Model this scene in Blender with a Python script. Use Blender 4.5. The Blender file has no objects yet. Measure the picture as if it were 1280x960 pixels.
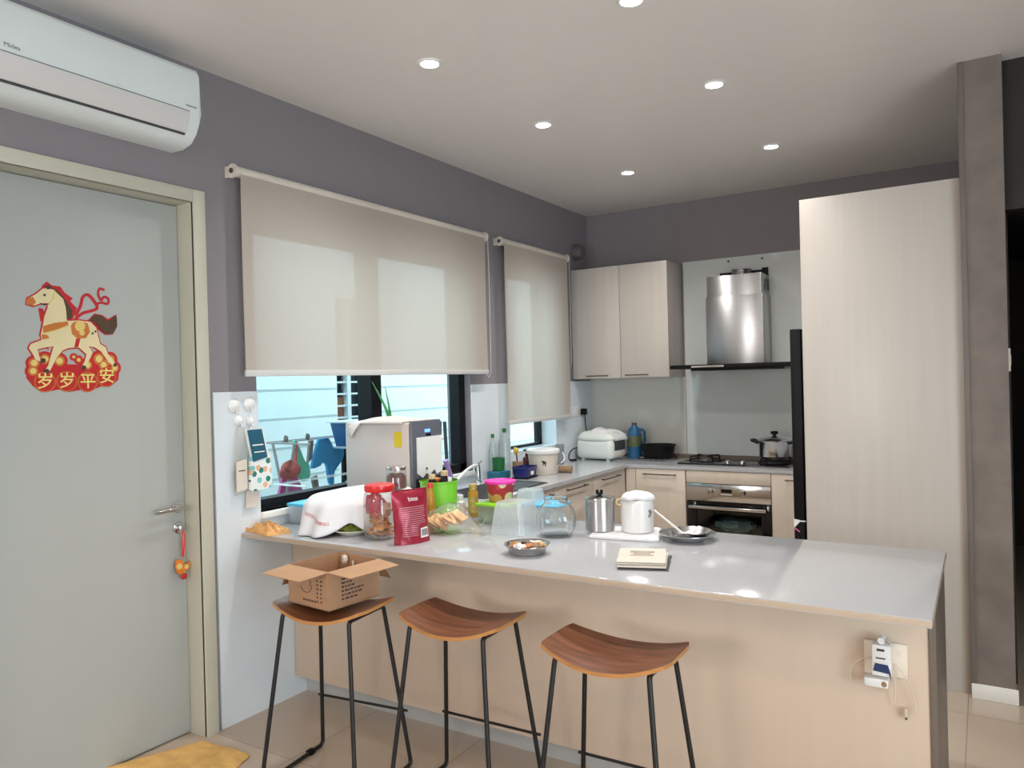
import bpy, bmesh, math, random
from mathutils import Vector, Matrix, noise
random.seed(7)
S = bpy.context.scene
C = S.collection
PI = math.pi

# ------------------------------------------------------------------ camera
def make_camera():
    yaw, pitch, roll = 0.5583, -0.0039, -0.0259
    f = Vector((-math.sin(yaw)*math.cos(pitch), math.cos(yaw)*math.cos(pitch), math.sin(pitch)))
    r0 = Vector((math.cos(yaw), math.sin(yaw), 0)); u0 = r0.cross(f)
    r = r0*math.cos(roll)+u0*math.sin(roll); u = -r0*math.sin(roll)+u0*math.cos(roll)
    cd = bpy.data.cameras.new('camera'); co = bpy.data.objects.new('camera', cd); C.objects.link(co)
    m = Matrix((r, u, -f)).transposed().to_4x4(); m.translation = Vector((2.9934, -2.3385, 1.56))
    co.matrix_world = m
    cd.sensor_width = 36; cd.lens = 36*945.12/1280; cd.clip_start = .05
    S.camera = co
make_camera()

# ------------------------------------------------------------------ light and exposure
EXPOSURE = -0.22
SKY = 4.6            # overcast daylight outside
REAR = 108.0         # daylight through the glass door behind the viewer
LAMP = 8.0           # each kitchen downlight
REAR_FILL = 75.0        # fill light at an unseen rear window, added to brighten the bar front
WARM = 52.0          # warm lamps of the living side
S.view_settings.view_transform = 'Standard'
S.view_settings.look = 'None'
S.view_settings.exposure = EXPOSURE
S.view_settings.gamma = 1
S.view_settings.use_curve_mapping = False
w = bpy.data.worlds.new('sky'); S.world = w; w.use_nodes = True
bg = w.node_tree.nodes['Background']; bg.inputs[0].default_value = (.74, .93, 1.0, 1); bg.inputs[1].default_value = SKY

def area(name, loc, rot, sx, sy, power, col):
    l = bpy.data.lights.new(name, 'AREA'); l.shape = 'RECTANGLE'; l.size = sx; l.size_y = sy
    l.energy = power; l.color = col
    o = bpy.data.objects.new(name, l); C.objects.link(o); o.location = loc; o.rotation_euler = rot
    return o
# daylight entering through the sliding door in the living side's right wall
area('garden_door_daylight', (5.9, -2.7, 1.25), (PI/2, 0, PI/2), 2.9, 2.2, REAR, (.78, .885, 1.0))
area('rear_fill', (.9, -5.95, 1.85), (PI/2, 0, 0), 1.3, .95, REAR_FILL, (1.0, .92, .84))  # added fill from behind the viewer, lifts the bar front
# daylight over the side passage, entering through the two kitchen windows
area('passage_daylight', (-.95, 3.6, 3.4), (0, 0, 0), 1.1, 4.0, 120, (.80, .94, 1.0))

# ------------------------------------------------------------------ materials
MATS = {}
def pm(name, col, rough=.5, metal=0, noise_amt=.04, scale=8, spec=.5, trans=0, emit=None, coat=0, sheen=0, stretch=(1,1,1), bump=0, bscale=60):
    """principled material with procedural tone variation"""
    m = bpy.data.materials.new(name); m.use_nodes = True
    nt = m.node_tree; n = nt.nodes; L = nt.links
    p = n['Principled BSDF']
    p.inputs['Roughness'].default_value = rough; p.inputs['Metallic'].default_value = metal
    p.inputs['Specular IOR Level'].default_value = spec
    p.inputs['Coat Weight'].default_value = coat
    p.inputs['Sheen Weight'].default_value = sheen
    tc = n.new('ShaderNodeTexCoord'); mp = n.new('ShaderNodeMapping'); mp.inputs['Scale'].default_value = stretch
    L.new(tc.outputs['Object'], mp.inputs[0])
    nz = n.new('ShaderNodeTexNoise'); nz.inputs['Scale'].default_value = scale; nz.inputs['Detail'].default_value = 5
    L.new(mp.outputs[0], nz.inputs['Vector'])
    cr = n.new('ShaderNodeValToRGB')
    a = [max(0, c*(1-noise_amt)) for c in col]; b = [min(1, c*(1+noise_amt)) for c in col]
    cr.color_ramp.elements[0].color = (*a, 1); cr.color_ramp.elements[1].color = (*b, 1)
    cr.color_ramp.elements[0].position = .3; cr.color_ramp.elements[1].position = .7
    L.new(nz.outputs['Fac'], cr.inputs[0]); L.new(cr.outputs[0], p.inputs['Base Color'])
    if bump:
        nb = n.new('ShaderNodeTexNoise'); nb.inputs['Scale'].default_value = bscale; nb.inputs['Detail'].default_value = 3
        L.new(mp.outputs[0], nb.inputs['Vector'])
        bp = n.new('ShaderNodeBump'); bp.inputs['Strength'].default_value = bump; bp.inputs['Distance'].default_value = .01
        L.new(nb.outputs['Fac'], bp.inputs['Height']); L.new(bp.outputs[0], p.inputs['Normal'])
    if trans: p.inputs['Transmission Weight'].default_value = trans
    if emit:
        p.inputs['Emission Color'].default_value = (*emit[0], 1); p.inputs['Emission Strength'].default_value = emit[1]
    MATS[name] = m
    return m
def glassy(name, tint=(1,1,1), rough=.02, haze=0, hazecol=(.8,.85,.9), gloss=1.0, transluc=False):
    """thin clear or frosted sheet: fresnel reflection over tinted see-through, plus a diffuse share"""
    m = bpy.data.materials.new(name); m.use_nodes = True; nt = m.node_tree; n = nt.nodes; L = nt.links
    n.remove(n['Principled BSDF']); out = n['Material Output']
    t = n.new('ShaderNodeBsdfTransparent'); t.inputs[0].default_value = (*tint, 1)
    base = t
    if haze:
        d = n.new('ShaderNodeBsdfTranslucent' if transluc == 'only' else 'ShaderNodeBsdfDiffuse'); d.inputs[0].default_value = (*hazecol, 1)
        if transluc is True:
            d2 = n.new('ShaderNodeBsdfTranslucent'); d2.inputs[0].default_value = (*hazecol, 1)
            mm = n.new('ShaderNodeMixShader'); mm.inputs[0].default_value = .45
            L.new(d.outputs[0], mm.inputs[1]); L.new(d2.outputs[0], mm.inputs[2]); d = mm
        mx = n.new('ShaderNodeMixShader'); mx.inputs[0].default_value = haze
        nz = n.new('ShaderNodeTexNoise'); nz.inputs['Scale'].default_value = 14
        mr = n.new('ShaderNodeMapRange'); mr.inputs['To Min'].default_value = haze*.85; mr.inputs['To Max'].default_value = min(1, haze*1.15)
        L.new(nz.outputs['Fac'], mr.inputs['Value']); L.new(mr.outputs[0], mx.inputs[0])
        L.new(t.outputs[0], mx.inputs[1]); L.new(d.outputs[0], mx.inputs[2]); base = mx
    g = n.new('ShaderNodeBsdfGlossy'); g.inputs['Roughness'].default_value = rough
    lw = n.new('ShaderNodeLayerWeight'); pw = n.new('ShaderNodeMath'); pw.operation = 'POWER'; pw.inputs[1].default_value = 4.5
    L.new(lw.outputs['Facing'], pw.inputs[0])
    mu = n.new('ShaderNodeMath'); mu.operation = 'MULTIPLY_ADD'; mu.inputs[1].default_value = .55*gloss; mu.inputs[2].default_value = .035*gloss
    L.new(pw.outputs[0], mu.inputs[0])
    m2 = n.new('ShaderNodeMixShader'); L.new(mu.outputs[0], m2.inputs[0]); L.new(base.outputs[0], m2.inputs[1]); L.new(g.outputs[0], m2.inputs[2])
    L.new(m2.outputs[0], out.inputs[0]); MATS[name] = m
    return m
def floor_mat():
    m = pm('floor_tile', (.56, .48, .41), .16, spec=.5); nt = m.node_tree; n = nt.nodes; L = nt.links
    p = n['Principled BSDF']; tc = n.new('ShaderNodeTexCoord')
    br = n.new('ShaderNodeTexBrick'); br.offset = 0; br.inputs['Scale'].default_value = 1
    br.inputs['Brick Width'].default_value = .6; br.inputs['Row Height'].default_value = .6
    br.inputs['Mortar Size'].default_value = .002; br.inputs['Bias'].default_value = 0
    br.inputs['Color1'].default_value = (.50, .41, .335, 1); br.inputs['Color2'].default_value = (.52, .43, .35, 1)
    br.inputs['Mortar'].default_value = (.30, .25, .21, 1)
    mp = n.new('ShaderNodeMapping'); mp.inputs['Location'].default_value = (.1, .17, 0)
    L.new(tc.outputs['Object'], mp.inputs[0]); L.new(mp.outputs[0], br.inputs['Vector'])
    L.new(br.outputs['Color'], p.inputs['Base Color'])
    return m
def patch_mat(name, base, cols, scale=18, thr=.42, rough=.5, flat=False):
    """base colour with rounded patches of several colours (voronoi cells)"""
    m = pm(name, base, rough); nt = m.node_tree; n = nt.nodes; L = nt.links; p = n['Principled BSDF']
    tc = n.new('ShaderNodeTexCoord'); v = n.new('ShaderNodeTexVoronoi'); v.inputs['Scale'].default_value = scale
    if flat:
        sx = n.new('ShaderNodeSeparateXYZ'); cx = n.new('ShaderNodeCombineXYZ'); v.voronoi_dimensions = '2D'
        L.new(tc.outputs['Object'], sx.inputs[0]); L.new(sx.outputs[1], cx.inputs[0]); L.new(sx.outputs[2], cx.inputs[1]); L.new(cx.outputs[0], v.inputs['Vector'])
    else: L.new(tc.outputs['Object'], v.inputs['Vector'])
    sp = n.new('ShaderNodeSeparateColor'); L.new(v.outputs['Color'], sp.inputs[0])
    cr = n.new('ShaderNodeValToRGB'); cr.color_ramp.interpolation = 'CONSTANT'
    els = cr.color_ramp.elements; els[0].color = (*cols[0], 1); els[1].color = (*cols[-1], 1); els[1].position = (len(cols)-1)/len(cols)
    for i in range(1, len(cols)-1):
        e = els.new(i/len(cols)); e.color = (*cols[i], 1)
    L.new(sp.outputs[0], cr.inputs[0])
    lt = n.new('ShaderNodeMath'); lt.operation = 'LESS_THAN'; lt.inputs[1].default_value = thr
    L.new(v.outputs['Distance'], lt.inputs[0])
    mx = n.new('ShaderNodeMix'); mx.data_type = 'RGBA'; L.new(lt.outputs[0], mx.inputs[0])
    mx.inputs[6].default_value = (*base, 1); L.new(cr.outputs[0], mx.inputs[7]); L.new(mx.outputs[2], p.inputs['Base Color'])
    return m
def fabric_blind():
    m = bpy.data.materials.new('blind_fabric'); m.use_nodes = True; nt = m.node_tree; n = nt.nodes; L = nt.links
    n.remove(n['Principled BSDF']); out = n['Material Output']
    d = n.new('ShaderNodeBsdfDiffuse'); t = n.new('ShaderNodeBsdfTranslucent'); x = n.new('ShaderNodeBsdfTransparent')
    tc = n.new('ShaderNodeTexCoord'); wv = n.new('ShaderNodeTexNoise'); wv.inputs['Scale'].default_value = 260
    L.new(tc.outputs['Object'], wv.inputs['Vector'])
    cr = n.new('ShaderNodeValToRGB'); cr.color_ramp.elements[0].color = (.54, .475, .42, 1); cr.color_ramp.elements[1].color = (.61, .54, .48, 1)
    L.new(wv.outputs['Fac'], cr.inputs[0]); L.new(cr.outputs[0], d.inputs[0]); L.new(cr.outputs[0], t.inputs[0])
    a = n.new('ShaderNodeMixShader'); a.inputs[0].default_value = .30; L.new(d.outputs[0], a.inputs[1]); L.new(t.outputs[0], a.inputs[2])
    b = n.new('ShaderNodeMixShader'); b.inputs[0].default_value = .045; L.new(a.outputs[0], b.inputs[1]); L.new(x.outputs[0], b.inputs[2])
    L.new(b.outputs[0], out.inputs[0]); MATS['blind_fabric'] = m
fabric_blind(); floor_mat()
pm('wall_paint', (.240, .217, .236), .6, noise_amt=.02)
pm('ceiling_paint', (.77, .735, .71), .35, noise_amt=.01, spec=.3)
pm('white_tile', (.70, .755, .80), .12, noise_amt=.01)
pm('back_glass', (.60, .60, .56), .06, noise_amt=.01)
pm('hood_glass', (.62, .66, .66), .06, noise_amt=.01)
pm('laminate_cream', (.64, .56, .485), .38, noise_amt=.02, scale=4, stretch=(6, 6, .3))
pm('laminate', (.60, .475, .375), .42, noise_amt=.02, scale=4, stretch=(6, 6, .3))
pm('laminate_white', (.53, .487, .447), .35, noise_amt=.03, scale=4, stretch=(6, 6, .3))
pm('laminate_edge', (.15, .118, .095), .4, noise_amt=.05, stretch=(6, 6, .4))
pm('quartz_edge_warm_lit', (.50, .39, .30), .3, noise_amt=.04, scale=60)  # same quartz, with the warm light on the slab's edge put into its colour
pm('quartz', (.46, .475, .505), .10, noise_amt=.03, scale=90)
pm('kick', (.50, .50, .50), .35, metal=.3)
pm('door_paint', (.46, .475, .455), .38, noise_amt=.01)
pm('frame_paint', (.53, .51, .42), .42, noise_amt=.015)
pm('black_alu', (.006, .006, .009), .5, spec=.25)
pm('white_alu', (.75, .77, .78), .35)
pm('concrete_paper', (.19, .158, .140), .7, noise_amt=.16, scale=7, bump=.1, bscale=30)
pm('trim_grey', (.16, .135, .122), .5)
pm('white_paint', (.78, .77, .75), .4)
pm('unlit_wall', (.016, .012, .010), .6)  # near-black colour holds the darkness of the unlit corridor
pm('ac_white', (.72, .765, .76), .3, noise_amt=.01)
pm('ac_flap', (.66, .64, .63), .35, noise_amt=.01)
pm('dark_grey', (.06, .06, .065), .5)
pm('mid_grey', (.25, .25, .26), .5)
pm('bronze', (.11, .09, .08), .35, metal=.6)
pm('black', (.005, .005, .006), .5, spec=.2)
pm('black_gloss', (.006, .006, .008), .06)
pm('black_metal', (.012, .012, .013), .42, metal=.2)
pm('steel', (.52, .52, .53), .30, metal=1, noise_amt=.06, scale=6, stretch=(.6, .6, 60)).node_tree.nodes['Principled BSDF']
for _k, _v in (('Anisotropic', .85), ('Anisotropic Rotation', .25)): MATS['steel'].node_tree.nodes['Principled BSDF'].inputs[_k].default_value = _v
pm('steel_smooth', (.62, .62, .62), .14, metal=1)
pm('chrome', (.72, .72, .73), .2, metal=1)
pm('white_plastic', (.78, .78, .78), .3, noise_amt=.01)
pm('cream_plastic', (.76, .68, .58), .4, noise_amt=.02)
pm('beige_plastic', (.56, .485, .455), .4, noise_amt=.01)
pm('panel_grey', (.10, .105, .135), .35)
pm('blind_rail', (.66, .60, .53), .45)
pm('blind_bar', (.60, .59, .585), .45)
pm('walnut', (.185, .066, .030), .35, noise_amt=.42, scale=10, stretch=(.7, 9, 3))
pm('ply_edge', (.50, .23, .075), .45, noise_amt=.15, stretch=(1, 1, 12))
pm('cardboard', (.43, .25, .145), .75, noise_amt=.06, stretch=(1, 1, 3), scale=12)
pm('cardboard_in', (.50, .30, .17), .8, noise_amt=.05)
pm('ink', (.07, .045, .04), .8)
pm('red_plastic', (.75, .025, .025), .3)
pm('red', (.55, .02, .025), .45)
pm('gold_ink', (.80, .60, .20), .45)
pm('bright_gold', (.85, .72, .22), .45)
pm('horse_cream', (.80, .68, .40), .5)
pm('horse_dark', (.09, .05, .028), .5)
pm('orange_ink', (.60, .19, .035), .45)
pm('charm_orange', (.80, .22, .03), .45, noise_amt=.4, scale=90)
pm('pouch_foil', (.34, .018, .045), .28, metal=.25, noise_amt=.15, bump=.25, bscale=22)
pm('pouch_print', (.60, .30, .35), .5)
pm('print_white', (.85, .83, .82), .5)
pm('cloth_white', (.77, .765, .80), .85, noise_amt=.02, sheen=.2)
pm('cloth_cream', (.70, .63, .60), .85, noise_amt=.03, bump=.3, bscale=90)
pm('cloth_tan', (.62, .33, .12), .85, noise_amt=.25, scale=25, bump=.4, bscale=80)
pm('cloth_yellow', (.72, .44, .15), .85, noise_amt=.12, scale=14, bump=.4, bscale=90)
pm('veg_green', (.20, .24, .04), .7, noise_amt=.4, scale=60, bump=.6)
pm('porcelain', (.80, .77, .70), .15)
pm('biscuit', (.60, .25, .06), .7, noise_amt=.3, scale=40)
pm('cracker', (.80, .50, .23), .7, noise_amt=.2, scale=50)
pm('red_foil', (.60, .03, .08), .3, metal=.2, noise_amt=.4, scale=30)
pm('pink_food', (.72, .45, .35), .6, noise_amt=.3, scale=30)
pm('chilli', (.17, .03, .02), .6, noise_amt=.7, scale=70)
pm('green_plastic', (.22, .66, .05), .3, noise_amt=.03)
pm('lime', (.30, .72, .02), .35)
pm('dark_green', (.008, .12, .03), .3)
pm('teal', (.02, .13, .20), .35)
pm('navy', (.010, .014, .13), .3)
pm('bottle_dark', (.012, .010, .010), .1)
pm('tan_cap', (.60, .44, .26), .45)
pm('amber', (.48, .25, .03), .15, noise_amt=.2, scale=30)
pm('gold_label', (.58, .42, .14), .35, metal=.3, noise_amt=.3, scale=40)
pm('orange_pack', (.65, .20, .02), .4, noise_amt=.4, scale=40)
pm('hot_pink', (.85, .03, .42), .35)
patch_mat('bucket_print', (.42, .02, .04), [(.75, .62, .45), (.60, .30, .12), (.55, .05, .07), (.80, .70, .55)], 20, .5)
patch_mat('pouch_pattern', (.78, .80, .78), [(.01, .20, .17), (.02, .10, .20), (.72, .42, .25), (.20, .52, .52)], 24, .33, flat=True)
pm('teal_label', (.012, .10, .16), .45)
pm('beige_label', (.70, .62, .54), .6)
pm('sky_blue', (.10, .52, .82), .35)
pm('oil_blue', (.015, .10, .22), .15, noise_amt=.15)
pm('oil_label', (.09, .11, .05), .4, noise_amt=.2, scale=40)
pm('cooker', (.76, .79, .75), .25, noise_amt=.01)
pm('brown_tube', (.30, .19, .11), .8)
pm('pump_brown', (.10, .02, .02), .2)
pm('nut', (.60, .30, .12), .6, noise_amt=.3, scale=60)
pm('newsprint', (.72, .65, .58), .8, noise_amt=.04, scale=20)
pm('ink_pale', (.50, .44, .40), .8)
pm('blue_plug', (.008, .03, .11), .35)
pm('cable_cream', (.62, .52, .42), .5)
pm('yellow_tag', (.68, .50, .01), .5)
pm('lcd_blue', (.05, .12, .5), .3, emit=((.15, .35, 1), 2.5))
pm('display_black', (.004, .004, .004), .1)
pm('green_leaf', (.05, .26, .09), .5, noise_amt=.3, stretch=(1, 1, .2), scale=40)
pm('lens', (.9, .9, .9), .3, emit=((.93, .97, 1), 25))
pm('vent_grey', (.12, .11, .115), .55)
pm('brush_yellow', (.75, .5, .06), .6)
pm('purple', (.33, .22, .50), .5)
pm('out_wall', (.70, .82, .83), .6, noise_amt=.02)
pm('out_wall_line', (.42, .52, .54), .7)
pm('out_ground', (.40, .40, .38), .8, noise_amt=.1)
pm('out_glass_dark', (.02, .035, .05), .15)
pm('out_louvre', (.55, .63, .66), .3)
pm('brick_orange', (.55, .22, .13), .8)
pm('blue_cloth', (.02, .30, .62), .8, noise_amt=.08, bump=.2)
pm('navy_tub', (.012, .09, .26), .4)
pm('green_cloth', (.12, .56, .38), .8, noise_amt=.15)
pm('red_cloth', (.36, .06, .05), .7, noise_amt=.5, scale=20)
pm('pink_cloth', (.60, .12, .34), .8, noise_amt=.15)
pm('teal_cloth', (.50, .72, .72), .85, noise_amt=.1)
pm('brown_cloth', (.20, .17, .16), .8)
glassy('pane', (.93, .98, .98), .01, gloss=.7)
glassy('jar_glass', (.96, .975, .975), .03, gloss=1.5, haze=.03)
pm('ribbed_glass', (.97, .985, .98), .02, noise_amt=.005, trans=1.0)
glassy('pet', (.96, .97, .97), .06, gloss=1.3, haze=.035, hazecol=(.9, .92, .95))
glassy('frosted', (.90, .95, .98), .15, haze=.42, hazecol=(.93, .96, .98), transluc=True)
glassy('frosted_green', (.85, .92, .86), .2, haze=.5, hazecol=(.62, .66, .50), transluc=True)
glassy('film', (.95, .94, .92), .15, gloss=1.6, haze=.11, hazecol=(.9, .88, .85))
glassy('soap_clear', (.80, .86, .86), .05, gloss=1.4, haze=.25, hazecol=(.75, .80, .82))
glassy('oven_glass', (.62, .66, .66), .03, gloss=1.8)

# ------------------------------------------------------------------ builder
class B:
    def __init__(s): s.bm = bmesh.new(); s.mats = []
    def mi(s, m):
        if m not in s.mats: s.mats.append(m)
        return s.mats.index(m)
    def _fin(s, faces, m):
        i = s.mi(m) if m else 0
        for f in faces: f.material_index = i
    def box(s, a, b, bev=0, m=None, seg=2, mat=None):
        bm = s.bm
        vs = [bm.verts.new((x, y, z)) for x in (a[0], b[0]) for y in (a[1], b[1]) for z in (a[2], b[2])]
        q = [(0,1,3,2),(4,6,7,5),(0,4,5,1),(2,3,7,6),(0,2,6,4),(1,5,7,3)]
        fs = [bm.faces.new([vs[i] for i in f]) for f in q]
        if mat:
            for v in vs: v.co = mat @ v.co
        if bev:
            es = list({e for f in fs for e in f.edges})
            r = bmesh.ops.bevel(bm, geom=es, offset=bev, segments=seg, profile=.5, affect='EDGES')
            fs = list({f for v in r['verts'] for f in v.link_faces} | {f for f in fs if f.is_valid})
        s._fin(fs, m); return s
    def grid(s, pts, m=None, close_u=False, close_v=False):
        bm = s.bm; V = [[bm.verts.new(p) for p in row] for row in pts]; fs = []
        nu, nv = len(V), len(V[0])
        for i in range(nu if close_u else nu-1):
            for j in range(nv if close_v else nv-1):
                q = [V[i][j], V[(i+1)%nu][j], V[(i+1)%nu][(j+1)%nv], V[i][(j+1)%nv]]
                try: fs.append(bm.faces.new(q))
                except ValueError: pass
        s._fin(fs, m); return V
    def lathe(s, prof, n=32, m=None, c=(0,0,0), axis='z', cap=True, squash=(1,1)):
        rows = []
        for r, h in prof:
            row = []
            for k in range(n):
                a = 2*PI*k/n; x, y = r*math.cos(a)*squash[0], r*math.sin(a)*squash[1]
                p = {'z': (x, y, h), 'y': (x, h, y), 'x': (h, x, y)}[axis]
                row.append(tuple(p[i]+c[i] for i in range(3)))
            rows.append(row)
        V = s.grid(rows, m, close_v=True)
        if cap:
            for row, (r, h) in ((V[0], prof[0]), (V[-1], prof[-1])):
                if r > 1e-5: s._fin([s.bm.faces.new(row)], m)
        return s
    def cyl(s, r, h0, h1, n=32, m=None, c=(0,0,0), axis='z', bev=0):
        p = [(r, h0), (r, h1)] if not bev else [(r-bev, h0), (r, h0+bev), (r, h1-bev), (r-bev, h1)]
        return s.lathe(p, n, m, c, axis)
    def tube(s, path, r, n=10, m=None, cap=True, rf=None):
        P = [Vector(p) for p in path]; rows = []; prev = None
        for i, p in enumerate(P):
            d = (P[min(i+1, len(P)-1)]-P[max(i-1, 0)]).normalized()
            if prev is None:
                a = d.orthogonal().normalized()
            else:
                a = (prev - d*prev.dot(d)).normalized()
            prev = a; b = d.cross(a); rr = rf(i/(len(P)-1)) if rf else r
            rows.append([p+(a*math.cos(2*PI*k/n)+b*math.sin(2*PI*k/n))*rr for k in range(n)])
        V = s.grid(rows, m, close_v=True)
        if cap: s._fin([s.bm.faces.new(V[0]), s.bm.faces.new(V[-1])], m)
        return s
    def prism(s, poly, h0, h1, m=None, f=None, mtop=None):
        """poly of 2D points extruded; f(u,v,h) gives the 3D point"""
        f = f or (lambda u, v, h: (u, v, h)); bm = s.bm
        a = [bm.verts.new(f(u, v, h0)) for u, v in poly]; b = [bm.verts.new(f(u, v, h1)) for u, v in poly]
        n = len(poly); fs = [bm.faces.new(a), bm.faces.new(b)]
        fs += [bm.faces.new((a[i], a[(i+1)%n], b[(i+1)%n], b[i])) for i in range(n)]
        s._fin(fs, m)
        if mtop: fs[1].material_index = s.mi(mtop)
        return s
    def blob(s, c, r, m=None, amp=.15, fr=3, n=16, seed=0):
        rows = []
        for i in range(n//2+1):
            th = PI*i/(n//2); row = []
            for k in range(n):
                ph = 2*PI*k/n; d = Vector((math.sin(th)*math.cos(ph), math.sin(th)*math.sin(ph), math.cos(th)))
                q = 1+amp*noise.noise(d*fr+Vector((seed, seed*1.7, 0)))*2
                row.append((c[0]+d.x*r[0]*q, c[1]+d.y*r[1]*q, c[2]+d.z*r[2]*q))
            rows.append(row)
        s.grid(rows, m, close_v=True); bmesh.ops.remove_doubles(s.bm, verts=s.bm.verts, dist=1e-6); return s
    def to(s, name, mat=None, parent=None, smooth=35, loc=None, recalc=True):
        bm = s.bm
        if recalc: bmesh.ops.recalc_face_normals(bm, faces=bm.faces)
        lim = math.radians(smooth)
        for f in bm.faces: f.smooth = smooth > 0
        for e in bm.edges:
            if len(e.link_faces) == 2 and e.calc_face_angle(0) > lim: e.smooth = False
        me = bpy.data.meshes.new(name); bm.to_mesh(me); bm.free()
        names = s.mats if s.mats else [mat]
        for k in names: me.materials.append(MATS[k or mat])
        o = bpy.data.objects.new(name, me); C.objects.link(o)
        if parent: o.parent = parent
        if loc: o.location = loc
        return o
def thing(name, label, cat, loc=(0,0,0), rz=0, group=None):
    o = bpy.data.objects.new(name, None); C.objects.link(o); o.empty_display_size = .05
    o.location = loc; o.rotation_euler = (0, 0, rz); o['label'] = label; o['category'] = cat
    if group: o['group'] = group
    return o
def tag(o, label, cat, group=None):
    o['label'] = label; o['category'] = cat
    if group: o['group'] = group
    return o
def struct(o, label=None):
    o['kind'] = 'structure'
    if label: o['label'] = label
    return o
def sbox(name, boxes, mat, parent=None, bev=0):
    b = B()
    for a, c in boxes: b.box(a, c, bev)
    o = b.to(name, mat, parent)
    if not parent: o['kind'] = 'structure'
    return o
def text_mesh(body, size, ext=.0006, bold=0):
    cu = bpy.data.curves.new('writing', 'FONT'); cu.body = body; cu.size = size; cu.extrude = ext
    cu.align_x = 'CENTER'; cu.align_y = 'CENTER'; cu.resolution_u = 3; cu.offset = bold
    o = bpy.data.objects.new('writing', cu); C.objects.link(o)
    dg = bpy.context.evaluated_depsgraph_get(); dg.update()
    me = bpy.data.meshes.new_from_object(o.evaluated_get(dg))
    bpy.data.objects.remove(o); bpy.data.curves.remove(cu)
    return me
def text(name, body, size, mat, parent, loc, xdir, ydir, ext=.0006, bold=0):
    me = text_mesh(body, size, ext, bold); me.materials.clear(); me.materials.append(MATS[mat])
    x = Vector(xdir).normalized(); y = Vector(ydir); y = (y-x*y.dot(x)).normalized(); z = x.cross(y)
    m = Matrix((x, y, z)).transposed().to_4x4(); m.translation = Vector(loc)
    me.transform(m); o = bpy.data.objects.new(name, me); C.objects.link(o); o.parent = parent
    return o
def bez(p0, p1, p2, p3, n=12):
    P = [Vector(p) for p in (p0, p1, p2, p3)]
    return [P[0]*(1-t)**3+P[1]*3*t*(1-t)**2+P[2]*3*t*t*(1-t)+P[3]*t**3 for t in [i/n for i in range(n+1)]]
def arcpath(pts, rad=.03, n=6):
    """polyline with rounded corners"""
    P = [Vector(p) for p in pts]; out = [P[0]]
    for i in range(1, len(P)-1):
        a = (P[i-1]-P[i]); b = (P[i+1]-P[i]); r = min(rad, a.length*.45, b.length*.45)
        p0 = P[i]+a.normalized()*r; p1 = P[i]+b.normalized()*r
        for k in range(n+1):
            t = k/n; out.append(p0*(1-t)**2+P[i]*2*t*(1-t)+p1*t*t)
    out.append(P[-1]); return out
def copy_tree(o, parent=None):
    c = o.copy(); C.objects.link(c)
    if parent: c.parent = parent
    for ch in list(o.children): copy_tree(ch, c)
    return c

# ================================================================== THE SETTING
YB, H, CT = 3.784, 3.014, .88
sbox('floor', [((-.25, -6.2, -.1), (6.2, 6.2, 0))], 'floor_tile')
sbox('ceiling', [((-.25, -6.2, H), (6.2, 6.2, H+.1))], 'ceiling_paint')
W1 = (.115, 1.915, .955, 2.385); W2 = (2.395, 3.115, 1.025, 2.39); DR = (-1.12, -.215, 0, 2.40)
T = -.2
sbox('wall_left', [((T, -6.2, 0), (0, DR[0], H)), ((T, DR[0], DR[3]), (0, DR[1], H)), ((T, DR[1], 0), (0, W1[0], H)),
    ((T, W1[0], 0), (0, W1[1], W1[2])), ((T, W1[0], W1[3]), (0, W1[1], H)), ((T, W1[1], 0), (0, W2[0], H)),
    ((T, W2[0], 0), (0, W2[1], W2[2])), ((T, W2[0], W2[3]), (0, W2[1], H)), ((T, W2[1], 0), (0, YB+.2, H))], 'wall_paint')
sbox('wall_back', [((0, YB, 0), (2.912, YB+.2, H))], 'wall_paint')
sbox('wall_rear', [((-.2, -6.2, 0), (.2, -6, H)), ((.2, -6.2, 0), (1.6, -6, 1.3)), ((.2, -6.2, 2.4), (1.6, -6, H)), ((1.6, -6.2, 0), (6.2, -6, H))], 'ceiling_paint')
sbox('wall_right', [((6.0, -6, 0), (6.2, -4.2, H)), ((6.0, -4.2, 2.35), (6.2, -1.2, H)), ((6.0, -1.2, 0), (6.2, 6, H))], 'ceiling_paint')
# kitchen's right partition: its end is the narrow textured pillar
wp = B().box((2.935, 1.846, 0), (3.09, YB+.2, H)).to('wall_partition', 'concrete_paper'); struct(wp, 'narrow grey textured wall end standing between kitchen and dark corridor')
struct(B().box((2.912, 1.838, 0), (2.936, YB, H), .002).to('trim_1', 'trim_grey'), 'grey corner strip on left edge of the textured wall end')
struct(B().box((2.914, 1.832, 0), (3.10, 1.846, .07), .003).to('baseboard_partition', 'white_paint'))
# corridor beyond the partition
sbox('wall_corridor', [((3.09, 1.95, 2.31), (6.0, 2.07, H)), ((4.1, 1.95, 0), (6.0, 2.07, 2.31)), ((3.09, 5.6, 0), (6.0, 5.7, H)), ((4.5, 2.07, 0), (4.6, 5.6, H)), ((3.09, 2.07, 2.5), (4.5, 5.6, 2.55))], 'unlit_wall')
struct(B().box((3.091, 2.12, 0), (3.105, 5.6, 2.52)).to('wall_corridor_lining', 'unlit_wall'))
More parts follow.
